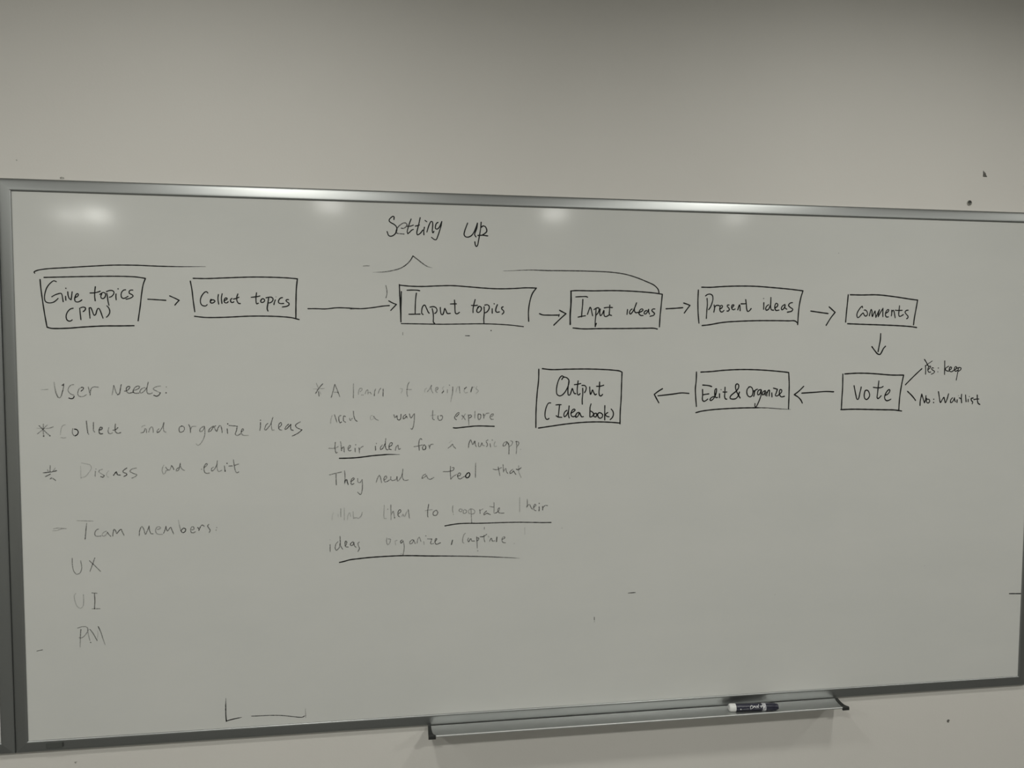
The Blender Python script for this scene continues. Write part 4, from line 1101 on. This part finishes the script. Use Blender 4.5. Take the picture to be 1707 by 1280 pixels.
2.2,0.384,0.7,|966.7,585.4 966.0,617.9
G|faded_word||half-erased grey word that
2.2,0.502,0.502,|1018.9,595.6 1021.4,608.1 1023.0,615.2
1.9,0.502,0.502,|1006.9,600.4 1015.5,601.8 1026.3,597.3
2.1,0.502,0.502,|1030.2,590.4 1031.1,607.6
2.1,0.54,0.54,|1031.8,605.2 1036.5,599.1 1038.1,606.9 1041.2,610.9
2.2,0.672,0.672,|1052.9,601.7 1046.7,607.1 1046.7,611.0 1052.9,608.0 1054.5,605.7 1060.0,613.6
2.1,0.33,0.33,|1066.9,593.4 1067.0,607.5 1072.6,620.9
2.2,0.7,0.7,|1060.7,601.1 1065.4,602.8 1072.5,598.2
G|faded_word||half-erased grey word allow
2.2,0.146,0.146,|642.9,708.9 643.8,698.5 646.2,692.2
2.1,0.146,0.146,|656.2,696.5 656.9,702.1
2.1,0.33,0.33,|662.4,683.9 662.3,701.5
2.1,0.231,0.231,|670.2,681.7 670.0,708.9
2.1,0.195,0.195,|677.0,709.1 677.8,699.5 681.7,693.2 684.0,701.3
2.1,0.25,0.25,|689.5,691.0 690.2,706.3
2.0,0.33,0.33,|691.0,705.5 698.0,704.9 701.1,706.6 707.3,701.1 709.7,693.2
G|faded_word||half-erased grey word them
2.2,0.25,0.25,|758.8,678.4 759.0,708.3 762.9,708.4
2.2,0.502,0.279,|773.6,678.0 773.9,711.9
2.6,0.502,0.502,|766.6,687.5
2.1,0.384,0.384,|774.8,699.0 778.7,692.7 781.8,708.1
2.7,0.845,0.845,|781.8,707.3
2.1,0.631,0.631,|790.6,698.7 796.1,693.1 794.5,689.1 790.6,692.2 789.8,702.7 793.7,706.0
2.0,0.33,0.33,|798.4,704.5 800.8,699.8 804.0,705.5 809.6,693.5
2.2,0.502,0.502,|812.8,689.6 815.1,709.1
G|faded_word||half-erased grey word to
2.1,0.7,0.7,|859.0,678.6 856.5,694.8 856.5,706.2
1.9,0.33,0.33,|850.9,693.0 866.9,691.0
2.7,0.631,0.631,|857.3,707.5
2.1,0.631,0.631,|874.9,692.9 869.3,697.6 870.1,704.1 876.5,704.3 879.7,697.9 876.5,692.4
G|faded_word||half-erased grey word looprate
2.0,0.384,0.384,|914.3,683.3 913.5,692.2 914.6,698.8
2.2,0.442,0.442,|915.7,703.4
1.9,0.384,0.384,|930.0,691.1 928.3,695.9 934.0,697.7 935.6,692.8 930.8,691.1
1.9,0.442,0.442,|938.9,694.6 938.1,701.1 943.7,701.2 946.2,695.6 941.3,693.0
1.9,0.384,0.384,|955.9,703.2 951.0,701.5 951.0,694.9 955.9,691.8 964.0,695.3 964.1,701.8 957.5,704.1
1.9,0.442,0.442,|955.9,692.6 956.7,706.5 957.6,723.8
2.2,0.54,0.54,|976.3,693.9 977.1,703.0
1.9,0.384,0.384,|977.1,696.4 983.6,692.5
2.2,0.631,0.631,|991.8,697.7 986.9,702.5 986.1,706.5 993.4,702.6 995.9,704.3 1000.8,706.1
2.1,0.442,0.442,|1009.2,678.4 1009.8,693.2 1009.8,703.1 1014.7,702.4
2.1,0.502,0.502,|999.9,687.2 1008.1,689.0
2.1,0.54,0.54,|1014.7,702.4 1021.3,696.8 1022.1,691.1 1018.8,693.5 1019.6,700.9 1024.6,703.5 1032.8,703.7
G|faded_word||half-erased grey word their
2.1,0.25,0.25,|1069.5,668.4 1069.6,701.4
2.2,0.514,0.514,|1087.5,673.0 1087.3,687.0 1086.0,691.1
2.2,0.514,0.514,|1087.6,689.5 1092.3,684.7 1096.5,692.2 1099.8,696.5
2.1,0.565,0.565,|1103.9,691.6 1108.1,686.7 1105.6,685.0 1102.3,691.6 1104.0,698.2 1108.2,700.0
2.2,0.7,0.7,|1115.6,691.1 1115.7,698.6
2.7,0.845,0.845,|1115.6,682.8
2.7,0.845,0.845,|1115.3,700.2
2.3,0.771,0.771,|1123.9,690.5 1124.0,698.8
2.1,0.565,0.565,|1124.8,693.0 1130.6,688.2 1135.6,689.1
G|underline||long black underline beneath looprate their
2.6,1,0.9,|896.1,729.6 909.0,727.6 925.1,725.6 947.8,725.1 970.6,725.8 993.5,726.0 1026.3,725.8 1067.6,726.2 1100.8,727.6 1129.2,728.9 1144.3,729.0
G|faded_word||half-erased grey word ideas
2.1,0.565,0.565,|638.3,764.3 638.2,780.3
2.3,0.146,0.146,|637.9,753.0
2.1,0.565,0.565,|655.7,758.4 651.0,763.9 649.4,773.5 651.6,777.6 657.1,773.7 660.3,762.6
2.1,0.631,0.631,|660.4,746.6 660.6,756.2 661.8,769.1 665.6,775.7
2.1,0.631,0.631,|672.7,767.9 675.0,759.9 672.7,757.4 671.1,763.0 672.6,770.3 678.1,771.3
2.1,0.7,0.7,|689.0,759.6 684.4,762.6 683.2,767.4 688.2,767.6 690.6,761.2
2.1,0.7,0.7,|690.6,761.2 692.1,769.3 696.0,772.7
2.1,0.565,0.565,|703.1,760.8 699.9,763.1 700.7,768.8 703.0,775.3 699.8,782.5
G|faded_word||half-erased grey word organize,
2.0,0.384,0.384,|764.3,753.2 763.5,761.2 765.8,768.6 770.5,765.5 772.2,756.7 767.4,755.7
2.0,0.231,0.231,|783.2,761.1 783.6,770.0
2.1,0.442,0.442,|784.8,760.3 787.2,759.6
2.1,0.771,0.771,|798.3,759.2 795.1,762.3 795.9,766.4 800.6,762.5
2.1,0.502,0.502,|800.6,760.9 803.0,770.7 802.9,782.1 800.5,793.4
2.0,0.565,0.565,|822.1,759.1 816.5,763.8 816.5,768.7 822.1,766.5 824.5,760.0
2.0,0.565,0.565,|824.5,760.0 828.4,768.3
2.0,0.442,0.442,|832.4,767.6 834.0,758.7 837.2,753.9 841.2,763.8
2.1,0.384,0.384,|847.6,764.9 848.4,770.6
2.6,0.502,0.502,|852.4,751.2
2.0,0.591,0.591,|856.4,758.6 866.0,758.9
2.0,0.591,0.591,|866.0,758.9 863.6,770.3 870.0,769.7
2.0,0.7,0.7,|872.5,766.5 877.3,759.3 874.9,758.4 873.3,765.7 875.7,771.5 886.1,768.6
2.4,0.33,0.33,|796.6,790.8
2.3,0.95,0.95,|913.5,763.5 910.9,773.3
G|faded_word||half-erased grey word capture
2.0,0.442,0.442,|942.7,748.0 938.8,753.8 936.8,763.0 936.8,769.6
2.4,0.384,0.384,|939.4,770.7
2.1,0.631,0.631,|950.5,759.5 948.5,764.0 950.5,768.7 954.4,762.2 956.3,761.6 957.6,766.3 964.2,767.2
2.2,0.631,0.384,|969.4,757.5 970.0,768.0 970.7,783.9
2.1,0.631,0.631,|969.4,760.1 973.9,760.9 973.3,764.8 969.4,766.0
2.7,0.502,0.502,|972.0,790.3
2.2,0.565,0.565,|986.4,754.7 986.4,763.3 988.4,769.7
2.2,0.7,0.7,|977.9,757.5 985.1,757.3 992.2,752.3
2.1,0.279,0.279,|996.8,756.4 997.5,759.0
2.1,0.565,0.565,|999.5,768.4 1003.4,761.9 1006.1,768.6 1011.3,768.1
2.4,0.815,0.815,|1016.3,759.6 1015.5,770.2
2.1,0.565,0.565,|1028.4,765.3 1034.4,762.9 1035.0,759.6 1030.4,760.8 1028.4,767.3 1031.1,772.7 1036.4,773.6
2.4,0.33,0.33,|1056.9,776.2
G|underline||longest black underline, beneath ideas organize, capture
2.8,1,1,|658.7,806.0 669.3,803.8 681.7,800.7 698.9,799.1 724.0,797.1 749.1,796.1 772.8,795.6 793.4,795.4 820.4,796.2 852.4,798.0 876.4,799.1
2.5,1,0.85,|876.5,799.0 907.5,800.3 976.9,803.9 1018.9,807.0
2.0,0.85,0.3,e|1018.9,807.0 1047.1,809.2 1071.2,811.6
G|stray_mark||black corner mark near the bottom edge
2.4,0.9,1,s|408.5,1104.0 407.9,1121.3 407.9,1143.1 408.7,1156.9
2.2,1,1,e|408.8,1156.2 420.3,1153.4 442.1,1149.8
G|stray_mark||thin flat black dash near the bottom edge
1.9,0.85,0.95,|463.2,1148.7 479.0,1149.1 495.4,1149.3 516.0,1150.4 531.2,1151.9 550.5,1155.4 567.2,1158.3 574.1,1158.5 578.3,1156.2
1.2,0.25,0.7,|580.3,1137.9 581.1,1160.0
G|stray_mark||black dash touching the right frame rail
2.7,1,1,|2355.7,951.8 2392.1,953.4
G|stray_mark||short dash low in the empty right half
2.1,0.85,0.85,|1334.0,905.7 1350.9,905.1
G|stray_mark||tiny broken vertical tick
1.8,0.7,0.7,|1251.0,960.5 1251.0,966.7
1.8,0.6,0.6,|1251.1,971.5
G|stray_mark||short dash below Input topics
2.1,0.85,0.85,|942.7,293.1 951.9,293.1
G|stray_mark||black dot below Input topics
2.7,1,1,|1001.4,281.0
G|stray_mark||thin curved tick before Input topics
1.8,0.8,0.8,|764.7,182.6 766.9,193.1 766.7,202.5 764.8,209.6
G|stray_mark||small tick under the Input topics box
1.6,0.55,0.55,|801.8,286.9 801.8,292.1
G|stray_mark||short slanted dash at lower left
1.8,0.65,0.65,|22.3,975.1 33.2,973.0
G|stray_mark||small tick under looprate
1.6,0.65,0.65,|987.2,735.6 987.0,739.8
G|stray_mark||faint vertical streak
1.8,0.2,0.2,|1081.9,739.2 1082.0,755.1
G|stray_mark||tiny ink dot
2.2,0.55,0.55,|1852.4,86.7
G|stray_mark||tiny ink dot
2.1,0.5,0.5,|1188.5,625.3
G|stray_mark||tiny ink dot
2.1,0.4,0.4,|1170.8,743.0
G|stray_mark||tiny ink dot
2.2,0.28,0.28,|1708.4,925.9
G|stray_mark||tiny ink dot
2.3,0.25,0.25,|2111.0,869.2
"""


def spline(pts, step=1.2):
    """Catmull-Rom through the points, resampled about every step mm; returns points with a 0..1 parameter."""
    if len(pts) == 1:
        return [(pts[0], 0.0)]
    if len(pts) == 2:
        a, c = pts
        k = max(1, int((c - a).length / step))
        return [(a.lerp(c, i / k), i / k) for i in range(k + 1)]
    ext = [pts[0] * 2 - pts[1]] + pts + [pts[-1] * 2 - pts[-2]]
    out = []
    for i in range(1, len(ext) - 2):
        p0, p1, p2, p3 = ext[i - 1:i + 3]
        t0 = 0.0
        t1 = t0 + max((p1 - p0).length, 1e-6) ** 0.5
        t2 = t1 + max((p2 - p1).length, 1e-6) ** 0.5
        t3 = t2 + max((p3 - p2).length, 1e-6) ** 0.5
        k = max(2, int((p2 - p1).length / step) + 1)
        for q in range(k):
            t = t1 + (t2 - t1) * q / k
            a1 = p0 * ((t1 - t) / (t1 - t0)) + p1 * ((t - t0) / (t1 - t0))
            a2 = p1 * ((t2 - t) / (t2 - t1)) + p2 * ((t - t1) / (t2 - t1))
            a3 = p2 * ((t3 - t) / (t3 - t2)) + p3 * ((t - t2) / (t3 - t2))
            b1 = a1 * ((t2 - t) / (t2 - t0)) + a2 * ((t - t0) / (t2 - t0))
            b2 = a2 * ((t3 - t) / (t3 - t1)) + a3 * ((t - t1) / (t3 - t1))
            out.append(b1 * ((t2 - t) / (t2 - t1)) + b2 * ((t - t1) / (t2 - t1)))
    out.append(pts[-1])
    n = len(out) - 1
    return [(p, i / n) for i, p in enumerate(out)]


def ribbon(pts, w, d0, d1, taper, V, F, A, put):
    """Add one pen stroke (a flat inked band with round ends) to the lists V, F, A."""
    sp = spline(pts)
    if len(sp) == 1:
        c = sp[0][0]
        b0 = len(V)
        for i in range(12):
            th = i * math.pi / 6
            V.append(put(c + Vector((math.cos(th), math.sin(th))) * w * 0.5))
            A.append(d0)
        F.append(tuple(range(b0, b0 + 12)))
        return
    n = len(sp)
    tan = []
    for i in range(n):
        t = sp[min(i + 1, n - 1)][0] - sp[max(i - 1, 0)][0]
        tan.append(t.normalized() if t.length > 1e-6 else (tan[-1] if tan else Vector((1, 0))))
    length = sum((sp[i + 1][0] - sp[i][0]).length for i in range(n - 1))
    b0 = len(V)
    for i, (p, u) in enumerate(sp):
        h = w * 0.5 * (1.0 + 0.07 * math.sin(u * length * 0.22 + p.x * 0.13))
        if 's' in taper:
            h *= min(1.0, 0.25 + 3.0 * u)
        if 'e' in taper:
            h *= min(1.0, 0.25 + 3.0 * (1 - u))
        nrm = Vector((-tan[i].y, tan[i].x))
        V.append(put(p + nrm * h))
        V.append(put(p - nrm * h))
        a = d0 + (d1 - d0) * u
        A += [a, a]
    for i in range(n - 1):
        F.append((b0 + 2 * i, b0 + 2 * i + 1, b0 + 2 * i + 3, b0 + 2 * i + 2))
    for e, sg in ((0, -1), (n - 1, 1)):
        c = sp[e][0]
        t = tan[e] * sg
        nrm = Vector((-tan[e].y, tan[e].x))
        h = w * 0.5
        if (e == 0 and 's' in taper) or (e and 'e' in taper):
            h *= 0.25
        arc = []
        for k in range(1, 6):
            th = math.pi * k / 6
            arc.append(len(V))
            V.append(put(c + nrm * (h * math.cos(th)) + t * (h * math.sin(th))))
            A.append(d0 if e == 0 else d1)
        F.append(tuple([b0 + 2 * e] + arc + [b0 + 2 * e + 1]))


def ink_object(name, strokes, mat, parent, label=None, z0=0.00018):
    off = root_of(parent)
    V, F, A = [], [], []
    for k, (w, d0, d1, tp, pts) in enumerate(strokes):
        dz = z0 + 2.5e-6 * k

        def put(p, dz=dz):
            return P(p.x * 0.001, p.y * 0.001, dz) - off
        ribbon(pts, w, d0, d1, tp, V, F, A, put)
    me = bpy.data.meshes.new(name)
    me.from_pydata([tuple(x) for x in V], [], F)
    at = me.attributes.new('ink', 'FLOAT', 'POINT')
    at.data.foreach_set('value', A)
    me.materials.append(mat)
    o = bpy.data.objects.new(name, me)
    link(o, parent)
    if label:
        o['label'] = label
    return o


def read_ink():
    groups = []
    for line in INK.strip().split('\n'):
        if line.startswith('G|'):
            _, part, sub, label = line.split('|')
            groups.append((part, sub, label, []))
        else:
            head, body = line.split('|')
            w, d0, d1, tp = head.split(',')
            pts = [Vector([float(q) for q in s.split(',')]) for s in body.split()]
            groups[-1][3].append((float(w), float(d0), float(d1), tp, pts))
    return groups


last = None
for part, sub, label, strokes in read_ink():
    if sub:
        ink_object(sub, strokes, M['ink'], last, label, 0.00024)
    else:
        last = ink_object(part, strokes, M['ink'], board, label)

# ------------------------------------------------------------------ the dry-erase marker lying on the tray
ML = P(1.5838, 1.1926, 0.0216)
MR = P(1.7030, 1.1918, 0.0340)
marker = empty('dry_erase_marker', (ML + MR) / 2 - Vector((0, 0, 0.0093)))
tag(marker, 'dark navy dry-erase marker with white end plug lying on the whiteboard tray', 'marker')
ax = (MR - ML).normalized()
v, f = lathe([(0.0, 0.0060), (0.0004, 0.0076), (0.0022, 0.0088), (0.0045, 0.0093), (0.0150, 0.0093), (0.0160, 0.0090), (0.0163, 0.0082)], ML, ax, 48)
mesh_obj('end_plug', v, f, M['white'], marker, smooth=True, sharp=40)['label'] = 'white plastic end plug'
v, f = lathe([(0.0150, 0.0070), (0.0152, 0.0087), (0.0840, 0.0087), (0.0842, 0.0075)], ML, ax, 48)
barrel = mesh_obj('barrel', v, f, M['navy'], marker, smooth=True, sharp=40)
v, f = lathe([(0.0800, 0.0080), (0.0803, 0.00905), (0.0895, 0.00905), (0.0898, 0.0080)], ML, ax, 48)
mesh_obj('band', v, f, M['band'], marker, smooth=True, sharp=40)['label'] = 'pale printed band'
v, f = lathe([(0.0890, 0.0078), (0.0893, 0.0087), (0.1060, 0.0087), (0.1140, 0.0086), (0.1150, 0.0083), (0.1153, 0.0074), (0.1195, 0.0071), (0.1205, 0.0066)], ML, ax, 48)
mcap = mesh_obj('cap', v, f, M['navy'], marker, smooth=True, sharp=40)
# shallow grip ridges on the cap
side = ax.cross(Vector((0, 0, 1))).normalized()
up = side.cross(ax).normalized()
for th in (-0.5, 0.35, 1.2, 2.05):
    dirv = side * math.cos(th) + up * math.sin(th)
    tv = -side * math.sin(th) + up * math.cos(th)
    V, F = [], []
    for t, r in ((0.0905, 0.0086), (0.0915, 0.0093), (0.1060, 0.0092), (0.1145, 0.0086)):
        for w, rr in ((-0.0008, r - 0.0012), (-0.0004, r), (0.0004, r), (0.0008, r - 0.0012)):
            V.append(ML + ax * t + dirv * rr + tv * w)
    for k in range(3):
        for i in range(3):
            F.append((4 * k + i, 4 * k + i + 1, 4 * k + 5 + i, 4 * k + 4 + i))
    F += [(0, 1, 2, 3), (12, 13, 14, 15)]
    mesh_obj('cap_ridge', V, F, M['navy'], mcap, smooth=True, sharp=30)

# printing on the barrel: strokes in barrel millimetres (along the axis, down from the mid line facing the room)
FACE = math.radians(31.0)


def barrel_put(off):
    def put(p):
        th = FACE - p.y * 0.001 / 0.00872
        dirv = Vector((0, -math.cos(th), math.sin(th)))
        dirv = (dirv - ax * dirv.dot(ax)).normalized()
        return ML + ax * (p.x * 0.001) + dirv * 0.00876 - off
    return put


def barrel_print(name, strokes, mat, label):
    off = root_of(barrel)
    V, F, A = [], [], []
    for w, pts in strokes:
        ribbon([Vector(q) for q in pts], w, 1, 1, '', V, F, A, barrel_put(off))
    me = bpy.data.meshes.new(name)
    me.from_pydata([tuple(x) for x in V], [], F)
    me.materials.append(mat)
    o = link(bpy.data.objects.new(name, me), barrel)
    o['label'] = label
    return o


def bp(s):
    # crop pixels of the logo -> barrel millimetres
    return [((float(a) - 165) * 0.0938, (float(c) - 368) * 0.085) for a, c in (q.split(',') for q in s.split())]


barrel_print('printed_logo', [
    (1.15, bp('775,395 762,345 742,330 715,350 700,395 705,428 735,415 775,385 800,365 825,348')),
    (1.15, bp('800,345 815,370 838,388')), (1.15, bp('838,385 860,365 862,340')),
    (1.15, bp('870,398 900,362 932,305')), (1.15, bp('885,345 905,365 915,395')),
    (1.15, bp('955,352 985,356 1022,328')), (1.15, bp('1026,325 1000,362 975,398'))], M['print'], 'white handwriting-style logo, upside down')
barrel_print('printed_text', [(1.6, bp('490,428 560,424 660,420')), (0.8, bp('790,418 860,420 950,412'))], M['print_grey'], 'small grey printed lines')
barrel_print('printed_square', [(2.6, bp('448,425 450,436'))], M['print'], 'tiny white printed square')

# ------------------------------------------------------------------ screw left in the wall above the board
aw = P(2.207, -0.0471, -WY)
screw = empty('wall_screw', aw)
tag(screw, 'small dark screw in the wall just above the right end of the board', 'screw')
v, f = lathe([(-0.006, 0.0058), (0.0006, 0.0068), (0.0012, 0.0066), (0.0014, 0.0058)], aw, (0, -1, 0), 28)
mesh_obj('wall_plug', v, f, M['anchor'], screw, smooth=True, sharp=40)
v, f = lathe([(-0.004, 0.0030), (0.0012, 0.0050), (0.0022, 0.0050), (0.0030, 0.0038), (0.0032, 0.0020)], aw + Vector((0, 0, 0.0012)), (0, -1, 0), 28)
head = mesh_obj('screw_head', v, f, M['steel'], screw, smooth=True, sharp=40)
v, f = box(aw.x - 0.0046, aw.x + 0.0046, WY - 0.0038, WY - 0.0012, aw.z - 0.0022, aw.z - 0.0010)
mesh_obj('slot_edge', v, f, M['anchor'], head)

# ------------------------------------------------------------------ ceiling downlights
def downlight(x, y, watts):
    t = empty('ceiling_downlight', (x, y, CEIL))
    tag(t, 'round recessed ceiling downlight shining down in front of the whiteboard wall', 'ceiling light', 'recessed ceiling downlights')
    c = Vector((x, y, CEIL))
    prof = [(-0.002, 0.126), (0.004, 0.125), (0.007, 0.118), (0.006, 0.108), (0.001, 0.104)]
    seg = 40
    v, f = [], []
    for d, r in prof:
        for i in range(seg):
            th = 2 * math.pi * i / seg
            v.append((x + r * math.cos(th), y + r * math.sin(th), CEIL - d))
    for k in range(len(prof) - 1):
        for i in range(seg):
            j = (i + 1) % seg
            f.append((k * seg + i, k * seg + j, (k + 1) * seg + j, (k + 1) * seg + i))
    mesh_obj('trim_ring', v, f, M['trim'], t, smooth=True, sharp=50)
    v = [(x + 0.105 * math.cos(2 * math.pi * i / seg), y + 0.105 * math.sin(2 * math.pi * i / seg), CEIL - 0.0015) for i in range(seg)]
    mesh_obj('lens', v, [tuple(range(seg))], M['lens'], t)
    ld = bpy.data.lights.new('lamp', 'AREA')
    ld.shape = 'DISK'
    ld.size = 0.20
    ld.energy = watts
    ld.color = LAMP_COLOR
    ld.spread = math.radians(170)
    lo = bpy.data.objects.new('lamp', ld)
    lo.location = (0, 0, -0.010)
    link(lo, t)
    return t


for x, y, wt in DOWNLIGHTS:
    downlight(x, y, wt)
